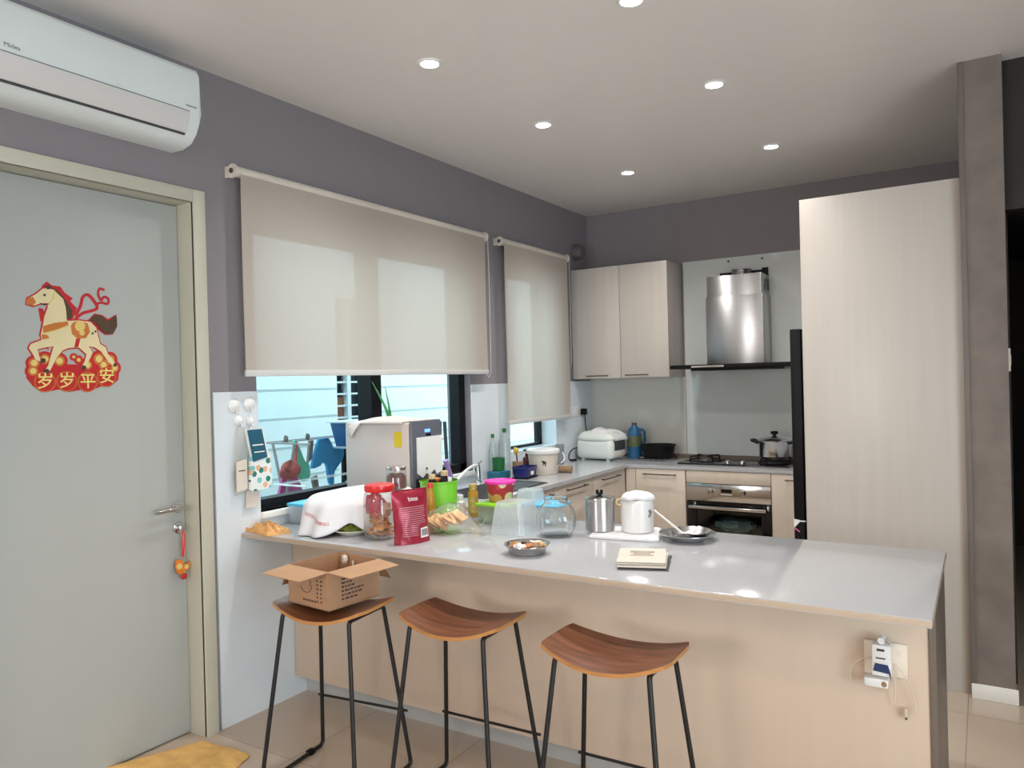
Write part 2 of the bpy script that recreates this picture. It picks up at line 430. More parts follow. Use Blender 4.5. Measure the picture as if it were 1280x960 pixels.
# white tile / back-painted glass cladding
t = .008
sbox('trim_2', [((0, -.135, 0), (t, W1[0], 1.543)), ((0, W1[0], 0), (t, W1[1], W1[2])), ((0, W1[1], 0), (t, W2[0], 1.543)),
    ((0, W2[0], 0), (t, W2[1], W2[2])), ((0, W2[1], 0), (t, YB, 1.543))], 'white_tile')['label'] = 'white glossy wall cladding below the windows'
sbox('trim_3', [((0, YB-t, .9), (.878, YB, 1.56))], 'back_glass')['label'] = 'beige back painted glass splashback under the wall cabinet'
hg = sbox('trim_4', [((.884, YB-.012, .9), (2.5, YB, 2.51))], 'hood_glass'); hg['label'] = 'tall pale glass panel behind the cooker hood'
b = B()
for x, z in ((1.264, 2.479), (1.529, 2.476)): b.cyl(.009, YB-.016, YB-.011, 12, c=(x, 0, z), axis='y')
b.to('screw_cap', 'dark_grey', hg)
sbox('trim_5', [((.62, YB-.03, .88), (2.3, YB-.01, .915))], 'laminate_edge')['label'] = 'low brown upstand strip behind the hob'

# windows
def window(name, W, mull, fw=.05, xa=-.13, xb=-.05, rw=.07):
    y0, y1, z0, z1 = W
    root = bpy.data.objects.new(name, None); C.objects.link(root); root.location = (0, 0, 0); root['kind'] = 'structure'
    b = B()
    b.box((xa, y0, z0), (xb, y1, z0+fw)).box((xa, y0, z1-fw), (xb, y1, z1)).box((xa, y0, z0), (xb, y0+.02, z1)).box((xa, y1-rw, z0), (xb, y1, z1))
    b.to('window_frame', 'black_alu', root)
    ys = [y0+.02]+[v for m in mull for v in m]+[y1-rw]
    for m in mull: B().box((xa-.01, m[0], z0), (xb+.02, m[1], z1), .004).to('mullion', 'black_alu', root)
    for i in range(0, len(ys), 2): B().box((xa+.036, ys[i], z0+fw), (xa+.042, ys[i+1], z1-fw)).to('pane', 'pane', root)
    return root
w1 = window('window_1', W1, [(.955, 1.045)])
B().box((-.05, W1[0], W1[2]-.03), (.03, W1[1], W1[2]), .003).to('window_sill', 'white_paint', w1)
w2 = window('window_2', W2, [], .025, -.18, -.13, .05)
b = B()
b.box((-.13, W2[0], W2[2]), (.008, W2[0]+.006, W2[3])).box((-.13, W2[1]-.006, W2[2]), (.008, W2[1], W2[3])).box((-.13, W2[0], W2[2]-.001), (.008, W2[1], W2[2]+.006))
b.to('window_reveal', 'white_tile', w2)
# rear sliding door (behind the viewer, lets the daylight in)
dr = bpy.data.objects.new('door_2', None); C.objects.link(dr); dr['kind'] = 'structure'
b = B()
for y0, y1, z0, z1 in ((-4.2, -4.14, 0, 2.35), (-1.26, -1.2, 0, 2.35), (-2.73, -2.67, 0, 2.35), (-4.2, -1.2, 2.29, 2.35), (-4.2, -1.2, 0, .04)): b.box((6.05, y0, z0), (6.12, y1, z1))
b.to('door_frame', 'white_alu', dr)
B().box((6.08, -4.14, .04), (6.09, -1.26, 2.29)).to('door_glass', 'pane', dr)

rw_ = bpy.data.objects.new('fill_window', None); C.objects.link(rw_); rw_['kind'] = 'structure'  # unseen window, added as the place of the rear fill light
b = B()
for x0, x1, z0, z1 in ((.2, .25, 1.3, 2.4), (1.55, 1.6, 1.3, 2.4), (.87, .93, 1.3, 2.4), (.2, 1.6, 1.3, 1.35), (.2, 1.6, 2.35, 2.4)): b.box((x0, -6.12, z0), (x1, -6.05, z1))
b.to('window_frame', 'white_alu', rw_)
B().box((.25, -6.09, 1.35), (1.55, -6.08, 2.35)).to('pane', 'pane', rw_)

# ------------------------------------------------------------------ the white door
d1 = bpy.data.objects.new('door_1', None); C.objects.link(d1); d1['kind'] = 'structure'
b = B()
yo, yi, zo, zi = -.158, -.219, 2.452, 2.395; ya, yb_ = -1.115, -1.176
b.box((0, yi, 0), (.02, yo, zo), .003).box((0, yb_, 0), (.02, ya, zo), .003).box((0, ya, zi), (.02, yi, zo), .003)
b.box((-.2, yi, 0), (.012, yi+.012, zi)).box((-.2, ya-.012, 0), (.012, ya, zi)).box((-.2, ya, zi), (.012, yi, zi+.012))
b.to('door_frame', 'frame_paint', d1)
leaf = B().box((-.14, ya+.003, .006), (-.1, yi-.002, zi-.004), .002).to('door_leaf', 'door_paint', d1)
hd = B()
hd.cyl(.027, 0, .009, 28, axis='x', bev=.002, c=(-.1, -.258, 1.034))
hd.tube(arcpath([(-.092, -.258, 1.034), (-.045, -.258, 1.034), (-.045, -.40, 1.030)], .02), .0095, 14)
hd.to('door_handle', 'steel_smooth', d1)
lk = B(); lk.cyl(.027, 0, .009, 28, axis='x', bev=.002, c=(-.1, -.258, .94)).cyl(.012, .009, .016, 20, axis='x', c=(-.1, -.258, .94)); lk.box((-.084, -.262, .932), (-.055, -.254, .948), .002)
lk.to('door_lock', 'steel_smooth', d1)

# ------------------------------------------------------------------ downlights
def downlight(x, y, on=True, near=''):
    t_ = thing('downlight', near, 'ceiling light', (x, y, H), 0, 'recessed round ceiling lights')
    B().lathe([(.040, -.002), (.043, -.006), (.055, -.006), (.058, -.001), (.058, 0)], 40, cap=False).to('trim_ring', 'white_paint', t_)
    B().lathe([(.0, -.003), (.041, -.003), (.041, -.001), (0, -.001)], 32, cap=False).to('lens', 'lens', t_)
    l = bpy.data.lights.new('downlight_glow', 'SPOT'); l.energy = LAMP*8; l.spot_size = 2.35; l.spot_blend = .9; l.shadow_soft_size = .04
    l.color = (1, .95, .88)
    o = bpy.data.objects.new('downlight_glow', l); C.objects.link(o); o.parent = t_; o.location = (0, 0, -.02)
    return t_
for x, y, s in ((.884, .403, 'round white recessed ceiling light in front of the wide blind, largest fully seen one'),
                (1.870, .397, 'round recessed ceiling light cut off by the top edge of the photo'),
                (.893, 1.43, 'recessed ceiling light between the wide blind and the middle of the kitchen ceiling'),
                (1.880, 1.42, 'bright recessed ceiling light second down on the right hand row'),
                (.882, 2.66, 'small recessed ceiling light nearest the wall cabinet corner'),
                (1.870, 2.655, 'small recessed ceiling light nearest the tall cabinet and hood')):
    downlight(x, y, near=s)
# lamps of the living side, behind and right of the viewer
for x, y, pw_ in ((1.4, -3.3, .35), (3.0, -3.9, 1.0), (4.4, -1.9, .9)):
    t_ = thing('downlight', 'recessed ceiling light over the living side behind the viewer', 'ceiling light', (x, y, H), 0, 'living side ceiling lights')
    B().lathe([(.040, -.002), (.043, -.006), (.055, -.006), (.058, -.001), (.058, 0)], 32, cap=False).to('trim_ring', 'white_paint', t_)
    B().lathe([(.0, -.003), (.041, -.003), (.041, -.001), (0, -.001)], 32, cap=False).to('lens', 'lens', t_)
    l = bpy.data.lights.new('downlight_glow', 'SPOT'); l.energy = WARM*2.2*pw_; l.spot_size = 2.7; l.spot_blend = .5; l.shadow_soft_size = .07
    l.color = (1, .70, .44)
    o = bpy.data.objects.new('downlight_glow', l); C.objects.link(o); o.parent = t_; o.location = (0, 0, -.02)

# ================================================================== BIG FURNITURE
# peninsula body
pn = thing('kitchen_peninsula', 'long pale wood veneer bar counter base with grey kick board behind the stools', 'counter base', (0, 0, 0))
B().box((.012, .300, .10), (2.832, .318, .853), .0015).to('front_panel', 'laminate', pn)
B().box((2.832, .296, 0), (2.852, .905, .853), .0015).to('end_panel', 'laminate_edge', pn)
B().box((.012, .375, 0), (2.832, .39, .10)).to('kick_board', 'kick', pn)
B().box((.012, .318, .10), (2.832, .86, .853)).to('carcass', 'laminate', pn)
for i in range(4):
    x0 = .62+i*.55; d = B().box((x0, .86, .11), (x0+.546, .88, .845), .002).to('cabinet_door', 'laminate', pn)
pt = B().box((.010, .0, .855), (2.860, .914, CT), .003, m='quartz'); pt.mi('quartz_edge_warm_lit')
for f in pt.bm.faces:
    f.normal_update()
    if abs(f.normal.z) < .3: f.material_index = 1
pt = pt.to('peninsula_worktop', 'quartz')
tag(pt, 'long light grey quartz bar worktop crowded with jars and food', 'worktop')
# window-side and back worktop (one L-shaped slab with a sink cut-out)
b = B(); SX0, SX1, SY0, SY1 = .19, .51, 1.30, 2.0
for a, c in (((.010, .914, .855), (.592, SY0, CT)), ((.010, SY0, .855), (SX0, SY1, CT)), ((SX1, SY0, .855), (.592, SY1, CT)), ((.010, SY1, .855), (.592, YB-.012, CT)), ((.592, 3.195, .855), (2.06, YB-.012, CT))): b.box(a, c)
tag(b.to('window_worktop', 'quartz'), 'grey worktop running under the windows and round to the hob', 'worktop')
sk = thing('kitchen_sink', 'dark steel sink sunk in the worktop under the wide window', 'sink', (0, 0, CT))
b = B(); b.box((SX0+.01, SY0+.01, -.18), (SX1-.01, SY1-.01, -.178)).box((SX0, SY0, -.18), (SX0+.012, SY1, .002)).box((SX1-.012, SY0, -.18), (SX1, SY1, .002)).box((SX0, SY0, -.18), (SX1, SY0+.012, .002)).box((SX0, SY1-.012, -.18), (SX1, SY1, .002))
b.to('bowl', 'steel', sk)
b = B(); 
for a, c in (((SX0-.02, SY0-.02, .001), (SX0, SY1+.02, .005)), ((SX1, SY0-.02, .001), (SX1+.02, SY1+.02, .005)), ((SX0, SY0-.02, .001), (SX1, SY0, .005)), ((SX0, SY1, .001), (SX1, SY1+.02, .005))): b.box(a, c)
b.to('rim', 'black_metal', sk)
B().lathe([(.0, 0), (.035, 0), (.035, .004), (0, .006)], 20, c=(.35, 1.66, -.178), cap=False).to('drain', 'chrome', sk)

def bar_handle(parent, p, L, axis, out):
    b = B(); x, y, z = p; r = .005
    if axis == 'x':
        b.tube([(x-L/2, y+out*.028, z), (x+L/2, y+out*.028, z)], r, 8)
        for s in (-1, 1): b.tube([(x+s*L*.44, y, z), (x+s*L*.44, y+out*.028, z)], r, 8)
    else:
        b.tube([(x+out*.028, y-L/2, z), (x+out*.028, y+L/2, z)], r, 8)
        for s in (-1, 1): b.tube([(x, y+s*L*.44, z), (x+out*.028, y+s*L*.44, z)], r, 8)
    return b.to('handle', 'bronze', parent)
# base cabinets under the window worktop
for y0, y1, hy, hl, lab in ((.914, 1.43, 1.17, .2, 'pale base cabinet next to the bar counter under the sink'), (1.43, 2.02, 1.86, .24, 'pale base cabinet beside the sink, its handle just above the frosted box'),
    (2.024, 2.61, 2.335, .30, 'pale base cabinet third from the bar along the window side'), (2.614, 3.19, 2.90, .31, 'pale base cabinet along the window side nearest the corner')):
    k = thing('base_cabinet', lab, 'kitchen cabinet', (0, y0, 0), 0, 'base cabinets')
    w_ = y1-y0
    B().box((.012, 0, .1), (.55, w_, .854 if y0 > 2.02 else .68)).to('body', 'laminate_cream', k)
    B().box((.5, 0, 0), (.515, w_, .1)).to('kick_board', 'kick', k)
    d = B().box((.552, .002, .105), (.572, w_-.002, .850), .0015).to('cabinet_door', 'laminate_cream', k)
    bar_handle(d, (.572, hy-y0, .812), hl, 'y', 1)
for x0, x1, hx, lab in ((.60, 1.06, .86, 'pale base cabinet on the back wall left of the oven'), (1.69, 2.05, 1.87, 'narrow pale base cabinet right of the oven beside the black fridge')):
    k = thing('base_cabinet', lab, 'kitchen cabinet', (x0, 3.2, 0), 0, 'base cabinets')
    w_ = x1-x0
    B().box((0, .022, .1), (w_, .56, .854)).to('body', 'laminate_cream', k)
    B().box((0, .06, 0), (w_, .075, .1)).to('kick_board', 'kick', k)
    o0 = .058 if x0 < 1 else .002
    if x0 < 1: B().box((-.027, .002, .105), (.054, .02, .85)).to('filler', 'laminate_cream', k)
    d = B().box((o0, 0, .105), (w_-.003, .02, .850), .0015).to('cabinet_door', 'laminate_cream', k)
    bar_handle(d, (hx-x0, 0, .812), .27 if x0 < 1 else .16, 'x', -1)
# oven column
ov = thing('built_in_oven', 'built-in steel and black glass oven below the hob with two knobs', 'oven', (1.064, 3.2, 0))
b = B()
b.box((.003, .02, .1), (.05, .55, .75)).box((.576, .02, .1), (.623, .55, .75)).box((.003, .02, .1), (.623, .55, .18)).box((.003, .02, .60), (.623, .55, .75)).box((.05, .5, .18), (.576, .55, .60))
b.to('casing', 'dark_grey', ov)
B().box((.05, .06, .375), (.576, .5, .381)).to('shelf', 'steel_smooth', ov)
B().box((.003, 0, .628), (.623, .02, .756), .002).to('control_panel', 'steel_smooth', ov)
b = B()
b.box((.003, -.004, .13), (.075, .02, .624), .002).box((.555, -.004, .13), (.623, .02, .624), .002).box((.075, -.004, .13), (.555, .02, .20)).box((.075, -.004, .56), (.555, .02, .624))
od = b.to('oven_door', 'black_gloss', ov)
B().box((.075, .002, .20), (.555, .006, .56)).to('door_window', 'oven_glass', od)
B().box((.03, -.05, .575), (.596, -.038, .597), .003).box((.05, -.04, .58), (.07, -.003, .592)).box((.556, -.04, .58), (.576, -.003, .592)).to('door_handle', 'steel_smooth', od)
for x in (.185, .425):
    B().lathe([(.0, -.032), (.016, -.032), (.019, -.01), (.024, -.006), (.024, 0)], 24, c=(x, 0, .70), axis='y', cap=False).to('knob', 'steel_smooth', ov)
B().box((.265, -.002, .697), (.345, .001, .722)).to('display', 'display_black', ov)
B().box((.265, -.003, .680), (.345, .001, .685)).to('display_strip', 'white_plastic', ov)
o = B().blob((0, 0, 0), (.15, .07, .045), amp=.3, fr=4, seed=3, n=24).to('kitchen_towel', 'teal_cloth'); o.location = (1.40, 3.30, .445)
tag(o, 'folded teal grey towel lying inside the oven behind the glass', 'towel')
hp = thing('oven_housing_panel', 'pale drawer front panel between hob and oven', 'kitchen cabinet', (1.064, 3.2, 0))
B().box((.002, 0, .760), (.624, .02, .850), .0015).to('panel', 'laminate_cream', hp)
B().box((.002, .03, 0), (.624, .5, .09)).to('plinth', 'laminate_cream', hp)
# upper cabinet
uc = thing('wall_cabinet', 'pale two-door wall cabinet in the kitchen corner above the rice cooker', 'kitchen cabinet', (0, 3.43, 1.56))
B().box((.010, .022, 0), (.868, YB-3.43-.001, .93), .001).to('body', 'laminate_white', uc)
for x0, x1, hx in ((.010, .452, .245), (.456, .868, .60)):
    d = B().box((x0, 0, .004), (x1, .020, .93), .0015).to('cabinet_door', 'laminate_white', uc)
    bar_handle(d, (hx, 0, .024), .2, 'x', -1)
# tall cabinet and fridge
tc = thing('tall_cabinet', 'tall pale wood cabinet side housing the black fridge beside grey wall end', 'kitchen cabinet', (2.18, 1.88, 0))
B().box((0, 0, 0), (.7315, .02, 2.478), .0015).to('side_panel', 'laminate_white', tc)
B().box((0, .82, 0), (.722, .84, 2.478)).to('rear_side_panel', 'laminate_white', tc)
B().box((.022, .02, 1.86), (.722, .82, 2.478)).to('top_box', 'laminate_white', tc)
for y0, y1 in ((.022, .418), (.422, .818)): B().box((0, y0, 1.865), (.02, y1, 2.475), .0015).to('cabinet_door', 'laminate_white', tc)
fr_ = thing('fridge', 'black fridge whose dark front edge peeks out left of the tall cabinet', 'fridge', (2.11, 1.905, 0))
B().box((.06, 0, .03), (.76, .77, 1.79), .006).to('body', 'black', fr_)
for z0, z1 in ((.06, .765), (.775, 1.80)): B().box((0, -.002, z0), (.058, .772, z1), .008).to('fridge_door', 'black', fr_)
B().box((-.002, -.004, .767), (.06, .002, .773)).to('seam_strip', 'white_plastic', fr_)
fl = B(); fl.prism([(0, .78), (.030, .776), (.030, .765), (.004, .735), (0, .735)], -.006, -.003, f=lambda u, v, h: (u, h, v))
fl.to('sticker', 'white_plastic', fr_)
fs_ = B(); fs_.prism([(0, .738), (.003, .736), (.030, .716), (.030, .708), (0, .73)], -.006, -.003, f=lambda u, v, h: (u, h, v)); fs_.to('sticker_strip', 'pink_cloth', fr_)

# cooker hood
ho = thing('cooker_hood', 'brushed steel chimney cooker hood with flat black glass canopy', 'cooker hood', (.93, 3.28, 1.61))
B().box((.232, .235, .04), (.648, .49, .725), .002).box((.222, .225, .04), (.658, .49, .565), .002).to('chimney', 'steel', ho)
B().box((0, 0, .008), (.905, .49, .038), .003).box((.15, .05, -.008), (.75, .47, .009)).to('glass_canopy', 'black', ho)
B().box((.17, -.003, .016), (.42, .001, .030)).to('button_strip', 'steel_smooth', ho)
B().box((.27, .46, .727), (.645, .492, .775), .003).box((.60, .47, .727), (.645, .492, .79), .003).to('bracket', 'black', ho)
b = B()
b.lathe([(.07+.006*(i % 2), .725+i*.007) for i in range(8)], 24, c=(.47, .36, 0)); b.to('duct', 'steel_smooth', ho)
B().box((.6585, .36, .60), (.6595, .44, .69)).to('side_grille', 'dark_grey', ho)
# hob
hb = thing('gas_hob', 'black glass two burner gas hob set in the back worktop', 'hob', (.95, 3.33, CT))
B().box((0, 0, .001), (.84, .38, .011), .003).to('glass_plate', 'black_gloss', hb)
for x in (.16, .70):
    br = B(); br.lathe([(.0, .03), (.035, .03), (.045, .022), (.05, .011)], 28, c=(x, .20, 0), cap=False); br.to('burner', 'dark_grey', hb)
    g = B()
    for a in range(4):
        th = a*PI/2+PI/4; ca, sa = math.cos(th), math.sin(th)
        g.tube(arcpath([(x+.155*ca*.8, .20+.155*sa*.8, .012), (x+.155*ca*.8, .20+.155*sa*.8, .052), (x+.04*ca, .20+.04*sa, .052)], .012), .006, 8)
    ring = [(x+.124*math.cos(2*PI*k/24), .20+.124*math.sin(2*PI*k/24), .018) for k in range(25)]
    g.tube(ring, .005, 8); g.to('pan_support', 'black', hb)
for x in (.38, .49):
    B().lathe([(.02, .011), (.02, .028), (.016, .034), (0, .034)], 20, c=(x, .06, 0), cap=False).to('knob', 'steel_smooth', hb)

# air conditioner
ac = thing('air_conditioner', 'white wall mounted air conditioner above the door', 'air conditioner', (0, -.298, 2.59))
prof = [(.001, .005), (.001, .325), (.16, .326), (.186, .318), (.2, .295), (.2, .13), (.193, .09), (.172, .05), (.135, .016), (.08, .002)]
b = B(); b.prism(prof, -.86, 0, f=lambda u, v, h: (u, h, v))
bmesh.ops.bevel(b.bm, geom=[e for e in b.bm.edges if abs(e.verts[0].co.y-e.verts[1].co.y) < 1e-6], offset=.008, segments=3, affect='EDGES')
b.to('casing', 'ac_white', ac, smooth=50)
b = B(); pf = [(.2, .13), (.1965, .105), (.191, .085), (.181, .063), (.170, .048)]
rows = [[(u+.0035, y, v-.002) for u, v in pf] for y in (-.81, -.055)]
b.grid(rows); b.grid([[(u-.006, y, v+.003) for u, v in pf] for y in (-.81, -.055)]); b.to('louvre_flap', 'ac_flap', ac, smooth=60)
B().tube([(.1685, -.805, .0415), (.1685, -.06, .0415)], .0052, 8).to('outlet_slot', 'dark_grey', ac)
B().tube([(.2015, -.81, .133), (.2015, -.055, .133)], .0018, 6).to('panel_seam', 'mid_grey', ac)
text('logo', 'Midea', .022, 'mid_grey', ac, (.2012, -.735, .157), (0, 1, 0), (0, 0, 1))
text('inverter_mark', 'inverter', .016, 'mid_grey', ac, (.2012, -.045, .08+.075), (0, 1, 0), (0, 0, 1))
text('front_mark', 'Midea', .016, 'print_white', ac, (.2014, -.35, .147), (0, 1, 0), (0, 0, 1))

# roller blinds
def blind(lab, y0, y1, zt, zb, chain_y, chain_len, both=False):
    t_ = thing('roller_blind', lab, 'blind', (0, y0, 0), 0, 'roller blinds')
    W = y1-y0; R = .026
    B().cyl(R, .012, W-.012, 24, c=(.052, 0, zt-.03), axis='y').to('roller', 'blind_rail', t_)
    for y in (0, W-.006):
        b = B(); b.cyl(.034, y, y+.008, 24, c=(.052, 0, zt-.03), axis='y'); b.box((.001, y-.002, zt-.058), (.05, y+.01, zt-.004), .003); b.to('bracket', 'blind_rail', t_)
    B().cyl(.012, -.006, 0, 16, c=(.052, 0, zt-.03), axis='y').to('end_pin', 'dark_grey', t_)
    pts = []
    for i in range(25):
        z = zt-.03-(zt-.03-zb)*i/24
        pts.append([(.074+.002*math.sin(z*5), .03+(W-.06)*j/20, z) for j in range(21)])
    B().grid(pts); b = B(); b.grid(pts); b.to('fabric', 'blind_fabric', t_, recalc=False)
    B().box((.068, .028, zb-.002), (.082, W-.028, zb+.028), .003).to('bottom_bar', 'blind_bar', t_)
    yc = chain_y-y0; b = B()
    for dx in (.035, .075):
        b.tube([(dx, yc, zt-.03), (dx+.002, yc+.004, zt-.4), (dx, yc, zt-chain_len)], .0022, 6)
    b.tube([(.035, yc, zt-chain_len), (.055, yc, zt-chain_len-.03), (.075, yc, zt-chain_len)], .0022, 6)
    b.to('pull_chain', 'blind_bar', t_)
    return t_
blind('wide cream roller blind half drawn over the big kitchen window', -.035, 2.055, 2.60, 1.615, 2.062, .98)
blind('narrow cream roller blind drawn low over the window by the wall cabinet', 2.245, 3.275, 2.60, 1.245, 3.281, .9)

# vent sleeve
v = thing('wall_vent', 'grey round vent sleeve on the wall between narrow blind and wall cabinet', 'vent', (0, 3.53, 2.66))
B().lathe([(.0, .085), (.055, .085), (.062, .08), (.064, .06), (.066, .001)], 32, axis='x', cap=False).to('sleeve', 'vent_grey', v)
B().lathe([(.07, .001), (.072, .012), (.066, .016)], 32, axis='x', cap=False).to('flange', 'vent_grey', v)

# ================================================================== STOOLS
def make_stool(lab):
    t_ = thing('bar_stool', lab, 'bar stool', (0, 0, 0), 0, 'bar stools')
    a, zc, sag, th = .218, .709, .036, .013
    b = B(); NU, NV = 28, 12; top, bot = [], []
    def pt_(i, j, dz):
        s = -1+2*i/NU; q = -1+2*j/NV
        hw = .116+.028*(1-s*s)                      # front and back edges bow outwards
        cr = 1-.05*abs(q)**6                          # slightly rounded corners
        u = a*s*cr; v = hw*q
        z = zc-sag*(1-s*s)-.010*max(0, -q)**2*(1-s*s)+dz
        return (u, v, z)
    top = [[pt_(i, j, 0) for j in range(NV+1)] for i in range(NU+1)]
    bot = [[pt_(i, j, -th) for j in range(NV+1)] for i in range(NU+1)]
    b.grid(top, 'walnut'); b.grid(bot, 'walnut')
    rim_t = [top[i][0] for i in range(NU+1)]+[top[NU][j] for j in range(1, NV+1)]+[top[i][NV] for i in range(NU-1, -1, -1)]+[top[0][j] for j in range(NV-1, 0, -1)]
    rim_b = [bot[i][0] for i in range(NU+1)]+[bot[NU][j] for j in range(1, NV+1)]+[bot[i][NV] for i in range(NU-1, -1, -1)]+[bot[0][j] for j in range(NV-1, 0, -1)]
    b.grid([rim_t, rim_b], 'ply_edge', close_v=True)
    bmesh.ops.remove_doubles(b.bm, verts=b.bm.verts, dist=1e-5)
    b.to('seat', 'walnut', t_, smooth=40)
    r = .0085; lx, ly, bx, by = .159, .112, .225, .185
    zu = zc-sag*(1-(lx/a)**2)-th-.004
    for sx in (-1, 1):
        for sy in (-1, 1):
            B().tube(arcpath([(sx*lx, sy*(ly-.04), zu-.006), (sx*lx, sy*ly, zu-.006), (sx*bx, sy*by, r), (sx*bx, sy*(by-.05), r)], .028), r, 12).to('leg', 'black_metal', t_)
        B().tube([(sx*lx, -(ly-.038), zu-.006), (sx*lx, (ly-.038), zu-.006)], r, 12).to('seat_support', 'black_metal', t_)
        B().tube([(sx*bx, -(by-.05), r), (sx*bx, by-.05, r)], r, 12).to('floor_runner', 'black_metal', t_)
        for sy in (-1, 1): B().box((sx*bx-.013, sy*.105-.017, .0005), (sx*bx+.013, sy*.105+.017, .021), .004).to('foot_glide', 'black', t_)
    f = 1-.232/(zu); sxx = lx+(bx-lx)*f; syy = ly+(by-ly)*f
    B().tube([(-sxx-.022, syy+.007, .232), (sxx+.022, syy+.007, .232)], .0055, 10).to('crossbar', 'black_metal', t_)
    return t_
st = make_stool('walnut topped bar stool with the open cardboard box on it')
st.location = (.776, -.174, 0); st.rotation_euler = (0, 0, .123)
s2 = copy_tree(st); s2['label'] = 'empty walnut topped bar stool in the middle, right of the boxed one'; s2.location = (1.337, -.074, 0); s2.rotation_euler = (0, 0, .027)
s3 = copy_tree(st); s3['label'] = 'empty walnut topped bar stool furthest right and nearest the wall socket'; s3.location = (1.967, -.112, 0); s3.rotation_euler = (0, 0, .012)

# cardboard box on first stool
cb = thing('cardboard_box', 'open brown cardboard box with flaps folded out on the left stool', 'box', (.752, -.142, .7005), -.105)
hw, hd_, hh, tk = .124, .130, .150, .004
B().box((-hw, -hd_, 0), (hw, hd_, tk)).to('base', 'cardboard_in', cb)
for nm, a, c in (('front_side', (-hw, -hd_, 0), (hw, -hd_+tk, hh)), ('rear_side', (-hw, hd_-tk, 0), (hw, hd_, hh)), ('left_side', (-hw, -hd_+tk, 0), (-hw+tk, hd_-tk, hh)), ('right_side', (hw-tk, -hd_+tk, 0), (hw, hd_-tk, hh))):
    B().box(a, c).to(nm, 'cardboard', cb)
def flap(p0, p1, out, L, droop, inset=.01):
    P0, P1, o = Vector(p0), Vector(p1), Vector(out); d = (P1-P0).normalized()
    q0 = P0+o*L*math.cos(droop)-Vector((0, 0, L*math.sin(droop)))+d*inset; q1 = P1+o*L*math.cos(droop)-Vector((0, 0, L*math.sin(droop)))-d*inset
    n = Vector((0, 0, .003)); b = B(); bm = b.bm
    v = [bm.verts.new(p) for p in (P0, P1, q1, q0, P0-n, P1-n, q1-n, q0-n)]
    for f in ((0,1,2,3), (4,7,6,5), (0,4,5,1), (1,5,6,2), (2,6,7,3), (3,7,4,0)): bm.faces.new([v[i] for i in f])
    b.to('flap', 'cardboard_in', cb)
flap((-hw, -hd_, hh), (hw, -hd_, hh), (0, -1, 0), .125, .06, .008)
flap((hw, -hd_, hh), (hw, hd_, hh), (1, 0, 0), .125, .05, .008)
flap((-hw, -hd_, hh), (-hw, hd_, hh), (-1, 0, 0), .11, 1.0)
flap((-hw, hd_, hh), (hw, hd_, hh), (0, 1, 0), .12, .9)
b = B(); random.seed(5)
for k in range(7):
    z = .125-k*.0155; y = -.065
    for q in range(random.choice((3, 4, 5, 6))):
        l = random.uniform(.008, .02); b.box((hw+.0002, y, z-.0035), (hw+.0008, y+l, z+.0035)); y += l+.005
b.to('printing', 'ink', cb)
b = B()
for k in range(6):
    for x in (.055, .078):
        l = random.uniform(.006, .012); b.box((x, -hd_-.0008, .105-k*.016), (x+l, -hd_-.0002, .112-k*.016))
for k in range(5): b.box((-.03+k*.017, -hd_-.0008, .022), (-.03+k*.017+.011, -hd_-.0002, .030))
b.to('side_lettering', 'ink', cb); b = B()
ring = [(-.01+.035*math.cos(t2), -hd_-.0005, .085+.03*math.sin(t2)) for t2 in [PI*1.1+i*PI*.9/12 for i in range(13)]]
b.tube(ring, .0011, 6); b.tube([(.012, -hd_-.0005, .11), (.02, -hd_-.0005, .095), (.012, -hd_-.0005, .08)], .001, 6); b.box((-.095, -hd_-.0008, .115), (-.083, -hd_-.0002, .128))
b.to('printing', 'ink', cb)
b = B(); b.tube([(-.02, .10, .012), (-.012, .11, .08), (-.018, .112, .128)], .004, 8); b.blob((-.06, .105, .13), (.012, .012, .018), amp=.3)
b.to('tape_scrap', 'newsprint', cb)

# ================================================================== CLOTHS
def crumple(name, label, cat, loc, rz, w_, d_, h_, mat, seed, n=34, edge=.25, ridge=0):
    b = B(); pts = []
    for i in range(n+1):
        row = []
        for j in range(n+1):
            u = -1+2*i/n; v_ = -1+2*j/n
            e = max(0, 1-max(abs(u), abs(v_)))
            k = min(1, e/edge)
            ang = noise.noise(Vector((u*1.6+seed, v_*1.6, seed)))
            x = u*w_/2*(1+.12*noise.noise(Vector((v_*2, seed, 1)))) ; y = v_*d_/2*(1+.18*noise.noise(Vector((u*2.5, seed, 7))))
            nz = abs(noise.noise(Vector((u*2.2+seed, v_*2.6+ang, 3.1))))*1.1+.5*abs(noise.noise(Vector((u*6+seed, v_*5, 1.1))))
            z = .002+h_*(.25+.9*nz)*k**.6
            if ridge: z += ridge*h_*k*math.exp(-(v_*1.6)**2)
            row.append((x, y, z))
        pts.append(row)
    V = b.grid(pts); b.grid([[(p[0], p[1], .0005) for p in r] for r in pts])
    bmesh.ops.remove_doubles(b.bm, verts=b.bm.verts, dist=.0016)
    o = b.to(name, mat, smooth=80); o.location = loc; o.rotation_euler = (0, 0, rz); return tag(o, label, cat)
crumple('crumpled_cloth', 'crumpled tan cloth at the wall end of the bar worktop', 'cloth', (.118, .062, CT), -.20, .22, .125, .05, 'cloth_tan', 4.2, edge=.5)
